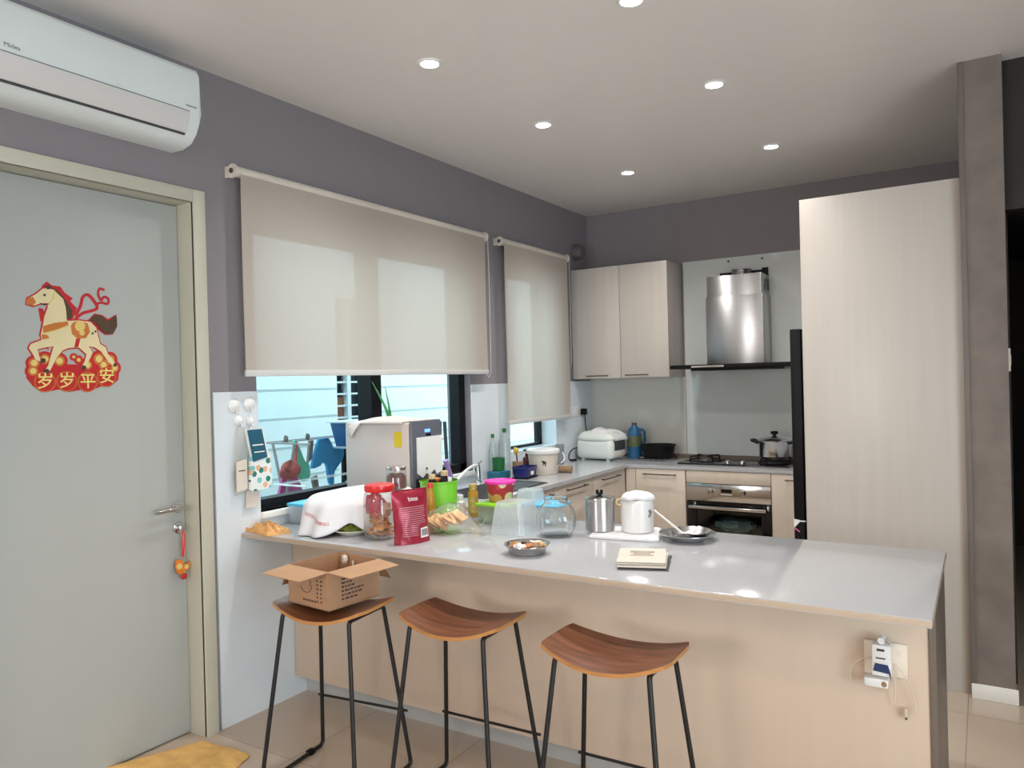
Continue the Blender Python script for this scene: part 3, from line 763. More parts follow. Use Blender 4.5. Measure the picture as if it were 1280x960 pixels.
# folded yellow cloth on the floor
b = B(); pts = []
def fpoly(u, v_): 
    A, Bq, Cq, D = Vector((-.12, -.62, 0)), Vector((.045, -.25, 0)), Vector((.325, -.235, 0)), Vector((.42, -.52, 0))
    return A*(1-u)*(1-v_)+D*u*(1-v_)+Bq*(1-u)*v_+Cq*u*v_
for i in range(31):
    row = []
    for j in range(31):
        u, v_ = i/30, j/30; p = fpoly(u, v_); e = min(u, v_, 1-u, 1-v_)
        z = .004+.020*min(1, e*9)**.5+.007*noise.noise(Vector((u*4, v_*7, 2)))*min(1, e*5)
        if u > .62: z += .012*min(1, (u-.62)*18)*min(1, e*8)
        row.append((p.x+.01*noise.noise(Vector((v_*5, u, 1))), p.y+.012*noise.noise(Vector((u*5, 3, v_))), z))
    pts.append(row)
b.grid(pts); b.grid([[(p[0], p[1], .0008) for p in r] for r in pts])
tag(b.to('floor_cloth', 'cloth_yellow', smooth=80), 'folded yellow cloth lying on the floor in front of the door', 'cloth')

# white towel draped over the dishes
DC = Vector((.43, .385))
def rpoly(th):
    poly = [(.27, .17), (.485, .15), (.59, .31), (.645, .43), (.55, .60), (.28, .615), (.25, .40)]
    d = Vector((math.cos(th), math.sin(th))); best = 9
    for i in range(len(poly)):
        p, q = Vector(poly[i])-DC, Vector(poly[(i+1) % len(poly)])-DC; e = q-p
        den = d.x*e.y-d.y*e.x
        if abs(den) < 1e-9: continue
        tt = (p.x*e.y-p.y*e.x)/den; ss = (p.x*d.y-p.y*d.x)/den
        if tt > 0 and -1e-6 <= ss <= 1+1e-6: best = min(best, tt)
    return best
RP = [rpoly(2*PI*k/360) for k in range(360)]
RP = [sum(RP[(k+q) % 360] for q in range(-14, 15))/29 for k in range(360)]
def drape(th, t_):
    k = (th % (2*PI))/(2*PI)*360; k0 = int(k) % 360; R = RP[k0]*(1-(k-int(k)))+RP[(k0+1) % 360]*(k-int(k))
    dg_ = math.degrees(th) % 360
    front = math.exp(-((dg_-280)/42)**2)
    lift = .055*math.exp(-((dg_-300)/14)**2)            # raised hem that shows the plate
    hem = .004+lift
    top = .178
    if t_ < .55:
        s = t_/.55; r = R*.93*s; z = top-.012*s*s+.004*noise.noise(Vector((r*9*math.cos(th), r*9*math.sin(th), 0)))
    else:
        s = (t_-.55)/.45
        fold = math.sin(th*13+1.5*math.sin(th*3))*.5+.5*math.sin(th*7+1)
        r = R*.93+.042*min(1, s*3)**.7+(.022+.05*front)*s+(.008+.048*front)*fold*s**.9
        z = (top-.012)-(top-.012-hem)*(s**1.35)
        if s < .18: z = (top-.012)-(top-.012-hem)*(s**1.35)
    return Vector((DC.x+r*math.cos(th), DC.y+r*math.sin(th), CT+z))
b = B(); rows = []
for j in range(37): rows.append([drape(2*PI*k/144, max(.004, j/36)) for k in range(144)])
b.grid(rows, close_v=True); b.bm.faces.new([v_ for v_ in b.bm.verts[:144]]) if False else None
dt = b.to('draped_towel', 'cloth_white', smooth=80)
md = dt.modifiers.new('thickness', 'SOLIDIFY'); md.thickness = .002; md.offset = 1
tr_ = thing('tea_towel', 'white cotton towel with red lettering draped over dishes behind the red-lid jar', 'towel', (0, 0, 0))
dt.parent = tr_; dt.name = 'cloth'
def drape_text(body, size, th0, t0, slope=0):
    me = text_mesh(body, 1.0, 0); bm = bmesh.new(); bm.from_mesh(me)
    bmesh.ops.triangulate(bm, faces=bm.faces); bmesh.ops.subdivide_edges(bm, edges=bm.edges, cuts=1)
    for v_ in bm.verts:
        x, y = v_.co.x*size, v_.co.y*size
        p = drape(th0+x/.30, t0-(y+x*slope)*2.6); q = drape(th0+x/.30, t0-(y+x*slope)*2.6-.01); 
        n = Vector((math.cos(th0), math.sin(th0), .35)).normalized(); v_.co = p+n*.0045
    bm.to_mesh(me); bm.free(); me.materials.clear(); me.materials.append(MATS['red']); o = bpy.data.objects.new('lettering', me); C.objects.link(o); o.parent = tr_
drape_text('GOOD MORNING', .019, math.radians(268), .84, -.30)

# ================================================================== ITEMS ON THE BAR WORKTOP
def jar_body(parent, prof, mat, name='jar', n=40, th=.002):
    pin = [(max(r-th, 0), h+(th if i == 0 else 0)) for i, (r, h) in enumerate(prof)]
    b = B(); b.lathe([(0, prof[0][1])]+prof+list(reversed(pin))+[(0, pin[0][1])], n, cap=False); return b.to(name, mat, parent)
# blue lid food box behind the towel
k = thing('food_box', 'clear food box with sky blue lid at the wall behind white towel', 'food container', (.098, .335, CT), 0.0)
b = B(); b.prism([(-.062, -.075), (.062, -.075), (.062, .075), (-.062, .075)], .001, .085, f=lambda u, v, h: (u*(.9+h), v*(.9+h), h)); b.to('body', 'frosted', k)
B().box((-.068, -.082, .086), (.068, .082, .102), .005).to('lid', 'sky_blue', k)
# plate with greens
k = thing('dinner_plate', 'cream plate of green vegetables half hidden under the white towel', 'plate', (.528, .205, CT+.0008))
B().lathe([(0, .002), (.05, .002), (.055, .0), (.062, .004), (.096, .022), (.097, .025), (.092, .025), (.06, .010), (0, .009)], 40, cap=False).to('dish', 'porcelain', k)
B().blob((-.012, 0, .024), (.066, .062, .030), amp=.2, fr=5, seed=2, n=24).to('vegetables', 'veg_green', k)
# red lid biscuit jar
k = thing('biscuit_jar', 'large clear jar with red lid full of biscuits and red packets', 'jar', (.712, .183, CT))
jar_body(k, [(.052, .001), (.066, .008), (.072, .02), (.073, .10), (.072, .17), (.069, .195), (.060, .208)], 'pet')
b = B(); b.lathe([(.0, .239), (.062, .239), (.066, .236), (.067, .228), (.067, .212), (.065, .209), (0, .209)], 40, cap=False); b.to('lid', 'red_plastic', k)
random.seed(3)
b = B()
for i in range(60):
    a = random.uniform(0, 2*PI); r = random.uniform(.0, .040); z = .016+i*.0019
    M_ = Matrix.Translation((r*math.cos(a), r*math.sin(a), z)) @ Matrix.Rotation(random.uniform(-.7, .7), 4, (math.cos(a*2), math.sin(a*3), .1)) @ Matrix.Rotation(a, 4, 'Z')
    b.box((-.024, -.019, -.003), (.024, .019, .003), .002, mat=M_, seg=1)
o = b.to('biscuits', 'biscuit', k); o['kind'] = 'stuff'
b = B(); b.blob((-.018, -.008, .150), (.045, .040, .052), amp=.22, fr=3, seed=9, n=24); b.to('red_packet', 'red_foil', k)
b = B(); b.blob((.036, -.002, .132), (.020, .022, .030), amp=.3, fr=3, seed=4); b.to('pink_packet', 'pink_food', k)
# dried chilli jar standing on the towel-covered dishes
k = thing('spice_jar', 'small glass jar of dark dried chillies with silver lid behind the red-lid jar', 'jar', (.585, .445, CT+.176))
jar_body(k, [(.046, .001), (.050, .006), (.050, .085), (.046, .092)], 'jar_glass')
B().lathe([(0, .109), (.046, .109), (.049, .106), (.049, .092), (0, .092)], 36, cap=False).to('lid', 'steel_smooth', k)
B().lathe([(0, .005), (.046, .005), (.047, .06), (.03, .075), (0, .07)], 28, cap=False).to('chillies', 'chilli', k)
# crimson snack pouch
k = thing('snack_pouch', 'crimson foil stand-up snack pouch with white print and barcode', 'snack pouch', (.902, .172, CT), math.radians(70))
k.rotation_euler = (0, 0, math.radians(70))
b = B(); rows = []
PW, PH = .088, .222
def pouch(u, v_, side):
    z = PH*v_; wv_ = PW*(1-.10*math.sin(PI*min(1, v_*1.1))*(.5)); x = u*wv_-.006*v_
    bul = (1-u*u)**.6*(.036*(1-v_)**.55+.010*math.sin(PI*v_)*(1 if v_ < .92 else 0))
    bul += .0035*noise.noise(Vector((u*3, v_*5, side*3)))*(1 if v_ < .9 else .2)
    tilt = .010*v_
    return Vector((x, side*bul+tilt+.001*side, max(.0008, z+.012*(1-v_)**6*0)))
for side in (-1, 1):
    b.grid([[pouch(-1+2*i/20, j/26, side) for j in range(27)] for i in range(21)], 'pouch_foil')
bmesh.ops.remove_doubles(b.bm, verts=b.bm.verts, dist=.0022)
b.bm.faces.new  # open base stands on the counter
b.to('bag', 'pouch_foil', k, smooth=60)
def pouch_pt(x, z, off=.0016): 
    p = pouch(max(-1, min(1, x/PW)), z/PH, -1); return (p.x, p.y-off, p.z)
b = B(); random.seed(11)
for i in range(15):
    z = .155-i*.0085
    if z < .03: break
    xs = -.062; xe = random.choice((.055, .05, .02, .058))
    if z < .072: xe = min(xe, .012)
    b.grid([[pouch_pt(xs+(xe-xs)*q/8, z+dz) for q in range(9)] for dz in (-.0012, .0012)])
b.to('small_print', 'pouch_print', k, recalc=False)
b = B(); b.grid([[pouch_pt(.022+.046*q/6, .022+.042*w_/6, .0022) for q in range(7)] for w_ in range(7)]); b.to('barcode_panel', 'print_white', k, recalc=False)
b = B()
for q in range(11): 
    x = .027+q*.0036; b.grid([[pouch_pt(x+dx, .030+.028*w_/4, .0030) for w_ in range(5)] for dx in (0, .0014+.001*(q % 2))])
b.to('barcode', 'ink', k, recalc=False)
me = text_mesh('bites', .026, 0); bm = bmesh.new(); bm.from_mesh(me)
for v_ in bm.verts: v_.co = Vector(pouch_pt(v_.co.x+.006, v_.co.y+.188, .0022))
bm.to_mesh(me); bm.free(); me.materials.clear(); me.materials.append(MATS['print_white']); o = bpy.data.objects.new('pouch_title', me); C.objects.link(o); o.parent = k
B().box((-PW*.97, .0085, PH-.002), (PW*.95, .0115, PH+.006)).to('top_seal', 'pouch_foil', k)

# green bin with bottles
k = thing('green_tub', 'bright green plastic tub holding dark bottles', 'tub', (.712, .612, CT))
jar_body(k, [(.076, .001), (.082, .008), (.092, .195), (.096, .198), (.096, .203), (.091, .203)], 'green_plastic', 'tub', th=.003)
def bottle(name, lab, loc, r, h, body, cap, capr=.4, grp=None, caph=.12, neck=.2, cat='bottle', tilt=(0, 0), label_mat=None):
    k = thing(name, lab, cat, loc, 0, grp); k.rotation_euler = (tilt[0], tilt[1], 0)
    hs = h*(1-neck-caph)
    B().lathe([(0, .001), (r*.9, .001), (r, .006), (r, hs), (r*.85, hs+h*neck*.35), (r*capr*.85, hs+h*neck*.8), (r*capr*.8, h*(1-caph)), (0, h*(1-caph))], 28, cap=False).to('body', body, k)
    B().lathe([(r*capr, h*(1-caph)-.004), (r*capr, h-.002), (r*capr*.92, h), (0, h)], 20, cap=False).to('cap', cap, k)
    if label_mat: B().lathe([(r+.0008, hs*.2), (r+.0008, hs*.85)], 28, cap=False).to('paper_label', label_mat, k)
    return k
bottle('sauce_bottle', 'dark sauce bottle with tan cap, left one in the green tub', (.700, .575, CT+.004), .027, .232, 'bottle_dark', 'tan_cap', .62, 'tan capped bottles in the green tub', .08, .16)
bottle('sauce_bottle', 'dark sauce bottle with tan cap, right one in the green tub', (.722, .645, CT+.004), .030, .242, 'bottle_dark', 'tan_cap', .62, 'tan capped bottles in the green tub', .08, .16)
bottle('small_bottle', 'white capped bottle at the back inside the green tub', (.772, .622, CT+.004), .014, .215, 'white_plastic', 'white_plastic', .7)
o = B(); o.box((-.02, -.035, 0), (.02, .035, .205), .004, mat=Matrix.Rotation(.12, 4, 'Y')); o = o.to('snack_packet', 'orange_pack'); o.location = (.655, .625, CT+.006); tag(o, 'orange packet standing in the green tub', 'packet')
# oil bottle with red cap
bottle('oil_bottle', 'slim amber oil bottle with red cap in front of the green tub', (.752, .492, CT), .021, .205, 'amber', 'red_plastic', .62, None, .085, .25)
# white & gold bottles
bottle('medicine_bottle', 'short white bottle with white cap between green tub and gold jar', (.735, .752, CT), .025, .112, 'white_plastic', 'white_plastic', .72, None, .2, .12, label_mat='beige_label')
bottle('honey_bottle', 'gold amber bottle with gold cap left of the pink-lid bucket', (.790, .790, CT), .026, .165, 'amber', 'gold_label', .78, None, .15, .12, label_mat='gold_label')
# cracker bag
k = thing('cracker_bag', 'clear bag of square crackers lying open on the bar worktop', 'snack bag', (.925, .418, CT), math.radians(14)); k.scale = (1.22, 1.15, 1.12)
random.seed(21)
for i in range(12):
    x = -.088+i*.0105
    M_ = Matrix.Translation((x, -.020+.022*(i % 3)-.006, .029+.0030*i+.005*(i % 2))) @ Matrix.Rotation(random.uniform(-.25, .25), 4, 'X') @ Matrix.Rotation(random.uniform(.45, .95), 4, 'Y') @ Matrix.Rotation(random.uniform(-.3, .3), 4, 'Z')
    B().box((-.030, -.033, -.0032), (.030, .033, .0032), .002, mat=M_, seg=1).to('cracker', 'cracker', k)
b = B(); rows = []
for i in range(29):
    s = i/28; x = -.075+.19*s; rr = (.052+.02*math.sin(PI*min(1, s*1.2)))*(1 if s < .62 else max(.10, 1-((s-.62)/.38)*.85)); cz = max(.0, rr*.62)
    row = []
    for q in range(24):
        a = 2*PI*q/24; k2 = 1+.16*noise.noise(Vector((s*6, math.cos(a)*2, math.sin(a)*2)))
        row.append((x, rr*math.cos(a)*k2*1.15, max(.0012, cz+.012+rr*.85*math.sin(a)*k2)))
    rows.append(row)
b.grid(rows, close_v=True); b.to('plastic_bag', 'film', k, smooth=70)
b = B(); rows = []
for i in range(7):
    s = i/6; row = []
    for q in range(24):
        a = 2*PI*q/24; rr = .008+.04*s*(1+.25*math.sin(a*5)); row.append((.112+.035*s, rr*math.cos(a), max(.002, .022+rr*.8*math.sin(a)+.01*s)))
    rows.append(row)
b.grid(rows, close_v=True); b.to('twisted_end', 'film', k, smooth=70)
# green lid box + pink bucket
k = thing('food_box', 'clear food box with lime green lid carrying the pink bucket', 'food container', (1.00, .715, CT), -.05)
b = B(); b.prism([(-.085, -.075), (.085, -.075), (.085, .075), (-.085, .075)], .001, .085, f=lambda u, v, h: (u*(.93+h*.8), v*(.93+h*.8), h)); b.to('body', 'frosted_green', k)
B().box((-.094, -.084, .086), (.094, .084, .099), .005).to('lid', 'lime', k)
B().box((-.07, -.062, .004), (.07, .062, .012)).to('contents', 'dark_green', k)
k = thing('snack_bucket', 'round printed snack bucket with hot pink lid on the green-lid box', 'bucket', (.985, .745, CT+.100))
B().lathe([(0, .001), (.053, .001), (.056, .006), (.070, .088), (0, .088)], 40, cap=False).to('tub', 'bucket_print', k)
B().lathe([(.071, .086), (.077, .088), (.078, .098), (.074, .1), (.07, .096), (0, .096)], 40, cap=False).to('lid', 'hot_pink', k)
# upturned translucent box
k = thing('plastic_box', 'upturned translucent white plastic box in front of the blue-lid box', 'food container', (1.185, .558, CT), .02)
def shell(name, w0, d0, w1, d1, h, mat, parent, th=.002, z0=.001, open_top=False, r=.02):
    def ring(w_, d_, z, r):
        out = []
        for cx, cy, a0 in ((w_/2-r, d_/2-r, 0), (-w_/2+r, d_/2-r, PI/2), (-w_/2+r, -d_/2+r, PI), (w_/2-r, -d_/2+r, 1.5*PI)):
            for q in range(6): a = a0+q*PI/10; out.append((cx+r*math.cos(a), cy+r*math.sin(a), z))
        return out
    b = B(); rows = [ring(w0, d0, z0, r), ring(w1, d1, z0+h, r)]
    V = b.grid(rows, close_v=True); b.bm.faces.new(V[0] if open_top else V[-1])
    b.tube(ring(w0 if not open_top else w1, d0 if not open_top else d1, z0 if not open_top else z0+h, r)+[ring(w0 if not open_top else w1, d0 if not open_top else d1, z0 if not open_top else z0+h, r)[0]], .0025, 6)
    o = b.to(name, mat, parent, smooth=40); return o
shell('box_shell', .178, .175, .140, .140, .135, 'frosted', k, z0=.003)
b = B()
for sx in (-1, 1): b.box((sx*.05-.001, -.087, .004), (sx*.05+.001, -.086, .10), mat=Matrix.Rotation(-.12, 4, 'X'))
k2 = thing('food_box', 'food box with sky blue lid behind the upturned white box', 'food container', (1.205, .795, CT), .03)
shell('body', .17, .13, .185, .145, .085, 'frosted', k2, open_top=True)
B().box((-.10, -.08, .086), (.10, .08, .098), .005).to('lid', 'sky_blue', k2)
b.bm.free()
k3 = thing('plastic_box', 'small clear upturned box standing on the sky blue lid', 'food container', (1.125, .795, CT+.098), .03)
shell('box_shell', .125, .10, .105, .085, .055, 'frosted', k3, z0=.003)
# big round glass jar
k = thing('glass_jar', 'empty round ribbed glass jar with wide neck on the bar worktop', 'jar', (1.392, .562, CT))
prof = [(.052, .001), (.066, .005), (.078, .022), (.085, .05), (.085, .08), (.078, .112), (.062, .134), (.052, .142), (.051, .160), (.055, .164), (.053, .168)]
pin = [(r-.0035, h+(.004 if i == 0 else 0)) for i, (r, h) in enumerate(prof)]
b = B(); rows = []
for r, h in [(0.0001, .001)]+prof+list(reversed(pin))+[(.0001, .005)]:
    row = []
    for q in range(96):
        a = 2*PI*q/96; rb = 1+(.03*math.cos(a*14)*math.sin(PI*min(1, max(0, h/.14)))) if h < .14 else 1
        row.append((r*rb*math.cos(a), r*rb*math.sin(a), h))
    rows.append(row)
b.grid(rows, close_v=True); b.to('jar', 'ribbed_glass', k, smooth=60)
# white mat
b = B(); poly = [(1.545, .562), (1.50, .77), (1.52, .79), (1.74, .855), (1.765, .845), (1.843, .615), (1.83, .60), (1.565, .555)]
b.prism(poly, CT+.0006, CT+.012); bmesh.ops.bevel(b.bm, geom=list(b.bm.edges), offset=.004, segments=2, affect='EDGES')
tag(b.to('folded_cloth', 'cloth_white'), 'folded white cloth pad under the steel canister and white canister', 'cloth')
MZ = CT+.0125
k = thing('steel_canister', 'brushed steel canister with black knob lid on the white pad', 'canister', (1.542, .69, MZ))
B().lathe([(0, .001), (.060, .001), (.064, .004), (.065, .13), (.065, .138)], 44, cap=False).to('body', 'steel', k)
ld = B().lathe([(.067, .134), (.068, .139), (.067, .145), (.045, .152), (0, .154)], 44, cap=False).to('lid', 'steel_smooth', k)
b = B(); b.lathe([(.009, .153), (.008, .162), (.011, .166), (0, .168)], 16, cap=False)
for s in (-1, 1): b.box((-.006, -.004, .158), (.006, .004, .178), .002, mat=Matrix.Translation((s*.008, s*.005, 0)))
b.to('knob', 'black', ld)
k = thing('white_canister', 'tall white canister with a white cloth over its top on the pad', 'canister', (1.70, .735, MZ))
B().lathe([(0, .001), (.066, .001), (.070, .004), (.071, .128), (.069, .134), (.062, .142), (0, .146)], 44, cap=False).to('body', 'white_plastic', k)
b = B()
for q, (a, z) in enumerate(((-.35, .095), (-.30, .082), (-.38, .075), (-.25, .09))): b.blob((.0712*math.cos(a), .0712*math.sin(a), z), (.005, .007, .007), amp=.2, n=10)
b.to('flower_print', 'mid_grey', k)
b = B(); b.tube(arcpath([(-.05, -.052, .118), (-.066, -.068, .122), (-.066, -.068, .142), (-.048, -.05, .146)], .008), .004, 8); b.to('clip', 'tan_cap', k)
c2 = tag(B().blob((0, 0, 0), (.01, .01, .01)).to('cover_cloth', 'cloth_white'), 'white cloth bundled on top of the white canister', 'cloth')
b = B(); rows = []
for j in range(15):
    s = j/14; row = []
    for q in range(48):
        a = 2*PI*q/48; r = .068*s*(1+.10*math.sin(3*a+1)*s+.05*math.sin(7*a)*s)
        z = .150+.020*(1-s**3)+.007*noise.noise(Vector((math.cos(a)*1.5, math.sin(a)*1.5, s*3)))-.010*max(0, s-.9)*10
        row.append((1.70+r*math.cos(a), .735+r*math.sin(a), MZ+z))
    rows.append(row)
b.grid(rows, close_v=True); bmesh.ops.remove_doubles(b.bm, verts=b.bm.verts, dist=1e-5)
o = b.to('cover_cloth', 'cloth_white', smooth=80); md = o.modifiers.new('thickness', 'SOLIDIFY'); md.thickness = .003; md.offset = 1
bpy.data.objects.remove(c2); tag(o, 'white cloth bundled on top of the white canister', 'cloth'); o.name = 'cover_cloth'
# steel plates with spoon
k = thing('steel_plate', 'wide rimmed steel plate under a steel bowl right of the white canister', 'plate', (1.93, .715, CT))
B().lathe([(0, .001), (.065, .001), (.075, .006), (.085, .022), (.117, .028), (.117, .030), (.082, .025), (.07, .008), (0, .004)], 48, cap=False).to('plate', 'chrome', k)
k = thing('steel_bowl', 'shallow steel bowl with a spoon resting on the steel plate', 'bowl', (1.945, .722, CT+.009))
B().lathe([(0, .001), (.045, .001), (.065, .012), (.078, .030), (.081, .031), (.079, .032), (.064, .016), (.044, .004), (0, .004)], 44, cap=False).to('bowl', 'chrome', k)
k = thing('spoon', 'long clear handled spoon leaning in the steel bowl', 'spoon', (1.925, .70, CT+.02))
p0 = Vector((.0, .0, .0)); p1 = Vector((-.125, -.02, .10))
B().tube([p0, p0.lerp(p1, .5), p1], .004, 10, rf=lambda s: .0055-.0018*s).to('handle', 'white_plastic', k)
B().blob((.012, .002, -.004), (.02, .013, .004), amp=0).to('bowl', 'chrome', k)
# dish with nuts
k = thing('steel_dish', 'shallow steel dish of sweets and wrappers near front edge of worktop', 'dish', (1.455, .205, CT))
B().lathe([(0, .001), (.060, .001), (.068, .006), (.086, .036), (.092, .038), (.0915, .040), (.084, .038), (.066, .010), (0, .004)], 44, cap=False).to('dish', 'steel_smooth', k)
random.seed(8)
for i, (mt, nm, lb) in enumerate((('nut', 'sweet', 'tan sweet at the left of the steel dish'), ('ink', 'sweet_wrapper', 'dark wrapper in middle of the steel dish'), ('white_plastic', 'sweet_wrapper', 'white wrapper at the front of the steel dish'), ('nut', 'sweet', 'tan sweet at the right of the steel dish'), ('print_white', 'sweet_wrapper', 'white wrapper at the back of the steel dish'), ('brown_tube', 'sweet', 'brown sweet at the right front of the steel dish'), ('cracker', 'sweet', 'pale sweet at the back right of the steel dish'), ('orange_ink', 'sweet_wrapper', 'orange wrapper in middle of the steel dish'))):
    px, py = ((-.045, -.01), (-.015, .0), (-.012, -.035), (.03, .02), (.012, .045), (.045, -.012), (.045, .03), (.01, -.01))[i]
    o = B().blob((0, 0, 0), (.024, .018, .013), amp=.4, fr=2.5, seed=i*3.3, n=14).to(nm, mt); o.location = (1.455+px, .205+py, CT+.031); o.rotation_euler = (0, 0, random.uniform(0, 3)); tag(o, lb, 'sweet', 'sweets in the steel dish')
# paper stack
k = thing('paper_stack', 'folded stack of beige napkins with dark underside near worktop front', 'napkin stack', (1.915, .258, CT), math.radians(20))
def sheet(nm, w_, d_, z0, th, mat, sd, sh=0, rot=0):
    b = B(); top, bot = [], []
    for i in range(15):
        rt_, rb_ = [], []
        for j in range(19):
            u, v_ = -1+2*i/14, -1+2*j/18; cu_ = Vector((u*1.4+sd, v_*1.8, sd*.7)); e = max(abs(u), abs(v_))
            x = u*w_/2*(1+.025*noise.noise(Vector((v_*2.5, sd, 0)))); y = v_*d_/2*(1+.025*noise.noise(Vector((u*2.5, sd, 4))))
            dz = .0016*(1+noise.noise(cu_)); x, y = x*math.cos(rot)-y*math.sin(rot)+sh, x*math.sin(rot)+y*math.cos(rot)
            rt_.append((x, y, z0+th-.0025*max(0, e-.9)*10+dz*(.4+.6*e))); rb_.append((x, y, z0+.0004))
        top.append(rt_); bot.append(rb_)
    b.grid(top); b.grid(bot)
    b.grid([[r[0] for r in top], [r[0] for r in bot]]); b.grid([[r[-1] for r in top], [r[-1] for r in bot]]); b.grid([top[0], bot[0]]); b.grid([top[-1], bot[-1]])
    bmesh.ops.remove_doubles(b.bm, verts=b.bm.verts, dist=1e-5)
    return b.to(nm, mat, k, smooth=50)
sheet('folded_sheet', .176, .222, .0004, .006, 'dark_grey', 1.0, .012, -.05)
sheet('folded_sheet', .172, .222, .009, .008, 'newsprint', 2.3, .004, -.02)
sheet('folded_sheet', .165, .214, .0195, .005, 'newsprint', 3.9, -.004, .03)
sheet('folded_sheet', .172, .222, .027, .003, 'newsprint', 5.1, .0, 0)
b = B(); random.seed(2)
for q in range(5):
    l = random.uniform(.03, .045); b.box((-l, .045-q*.016, .0325), (l, .050-q*.016, .0334))
b.to('print_lines', 'ink_pale', k)

# ================================================================== WINDOW-SIDE WORKTOP
wd = thing('water_dispenser', 'large beige countertop water dispenser with dark grey front under the wide window', 'water dispenser', (.03, .672, CT))
B().box((0, 0, .012), (.45, .245, .478), .012).to('casing', 'beige_plastic', wd)
B().box((.02, .02, 0), (.42, .225, .012)).to('base', 'mid_grey', wd)
fp = B().box((.452, -.002, .012), (.474, .247, .487), .011).to('front_panel', 'panel_grey', wd)
b = B(); b.prism([(.03, .215), (.03, .40), (.238, .40), (.238, .215), (.19, .195), (.17, .225), (.13, .20), (.10, .21), (.07, .19)], .474, .480, f=lambda u, v, h: (h, u, v)); b.to('white_cover', 'white_plastic', fp)
B().box((.474, .02, .02), (.478, .225, .185), .001).to('recess', 'black', fp)
B().box((.4735, .10, .424), (.4755, .145, .440)).to('display', 'lcd_blue', fp)
B().box((.4735, .11, .404), (.4755, .15, .416)).to('button', 'display_black', fp)
B().cyl(.006, .480, .486, 12, c=(0, .10, .235), axis='x').to('tap_button', 'dark_grey', fp)
B().box((.352, -.0015, .352), (.402, .0005, .432)).to('rating_sticker', 'yellow_tag', wd)
# cream cloth over the dispenser
b = B(); rows = []
for i in range(33):
    s = i/32; row = []
    for j in range(23):
        q = j/22; x = .10+.345*s; y = .655+.29*q; z = CT+.482+.022*math.sin(PI*min(1, s*1.25))*math.sin(PI*q)+.004*noise.noise(Vector((s*5, q*5, 1)))
        hang = 0
        if q < .12:
            hang = (.12-q)/.12; dl = .010+.085*max(0, 1-abs(s-.10)/.16)
            y = .666-.004; z = CT+.484-dl*hang
        row.append((x-.05*hang*(1 if s < .4 else 0), y, z))
    rows.append(row)
b.grid(rows); o = b.to('cover_cloth', 'cloth_cream', smooth=80); md = o.modifiers.new('thickness', 'SOLIDIFY'); md.thickness = .003; md.offset = 1
tag(o, 'cream cloth laid over the top of the water dispenser', 'cloth')
# plant stem behind dispenser
k = thing('potted_plant', 'two slim green leaves rising from a bottle behind the water dispenser', 'plant', (.085, .985, CT))
B().lathe([(0, .001), (.035, .001), (.038, .01), (.038, .35), (.02, .42), (.018, .462), (.014, .462), (.014, .44), (0, .44)], 24, cap=False).to('bottle', 'dark_green', k)
for pts_, w_ in ((bez((0, 0, .45), (-.005, -.02, .55), (-.02, -.07, .62), (-.03, -.115, .70)), .011), (bez((0, .005, .45), (0, .0, .53), (-.005, -.015, .60), (-.008, -.03, .665)), .010)):
    B().tube(pts_, .01, 8, rf=lambda s, w_=w_: w_*(1-.85*s)).to('leaf', 'green_leaf', k)
# purple brush
k = thing('cleaning_brush', 'purple handled cleaning brush between green tub and sink', 'brush', (.36, 1.165, CT))
B().tube(bez((.0, .05, .012), (0, .045, .09), (0, .0, .17), (.0, -.03, .235)), .012, 10, rf=lambda s: .010+.006*s).to('handle', 'purple', k)
B().box((-.02, .02, .0005), (.02, .09, .03), .005).to('bristles', 'purple', k)
# faucet
k = thing('sink_tap', 'steel tap with a long sloping white spout over the sink', 'tap', (.07, 1.875, CT))
B().lathe([(.028, .0005), (.028, .006), (.02, .012), (.018, .11), (.012, .125), (0, .125)], 24, cap=False).to('base', 'chrome', k)
B().tube(bez((.0, 0, .115), (.02, -.10, .135), (.09, -.30, .10), (.18, -.55, .045), 16), .010, 12).to('spout', 'white_plastic', k)
B().tube([(0, 0, .122), (.012, .035, .142)], .006, 10).to('lever', 'chrome', k)
# soap bottles
bottle('dish_soap', 'clear soap bottle with green cap, left of the pair by the narrow window', (.045, 2.105, CT), .028, .310, 'soap_clear', 'dark_green', .45, 'green capped soap bottles', .07, .30)
bottle('dish_soap', 'taller clear soap bottle with green cap, right of the pair by the narrow window', (.060, 2.235, CT), .040, .342, 'soap_clear', 'dark_green', .36, 'green capped soap bottles', .07, .22)
k = thing('sponge_caddy', 'dark green cup on a teal box holding brushes behind the sink', 'sponge caddy', (.128, 2.045, CT))
B().box((-.052, -.07, .001), (.052, .07, .062), .006).to('box', 'teal', k)
jar_body(k, [(.038, .063), (.042, .066), (.045, .15), (.043, .152)], 'dark_green', 'cup')
k = thing('dish_brush', 'yellow topped brush standing by the green cup', 'brush', (.125, 2.30, CT))
B().lathe([(0, .001), (.036, .001), (.038, .01), (.036, .10), (0, .10)], 20, cap=False).to('holder', 'brown_tube', k)
B().tube([(0, 0, .09), (.004, -.02, .17)], .005, 8).to('handle', 'dark_grey', k)
B().blob((.004, -.022, .178), (.018, .018, .024), amp=.3).to('head', 'brush_yellow', k)
k = thing('plastic_basket', 'navy blue plastic basket with a small white tag beside the sink', 'basket', (.25, 2.195, CT), .1)
shell('basket', .105, .17, .125, .19, .066, 'navy', k, open_top=True, r=.025, z0=.012)
B().box((-.06, -.09, .001), (.06, .09, .012), .003).to('tray', 'black', k)
B().box((.0585, -.03, .026), (.063, .012, .05), mat=Matrix.Rotation(.0, 4, 'Z')).to('tag', 'print_white', k)
B().box((-.045, -.075, .014), (.045, .075, .05), .006).to('contents', 'navy', k)
k = thing('pump_bottle', 'dark brown pump soap bottle left of the cream bucket', 'bottle', (.12, 2.44, CT))
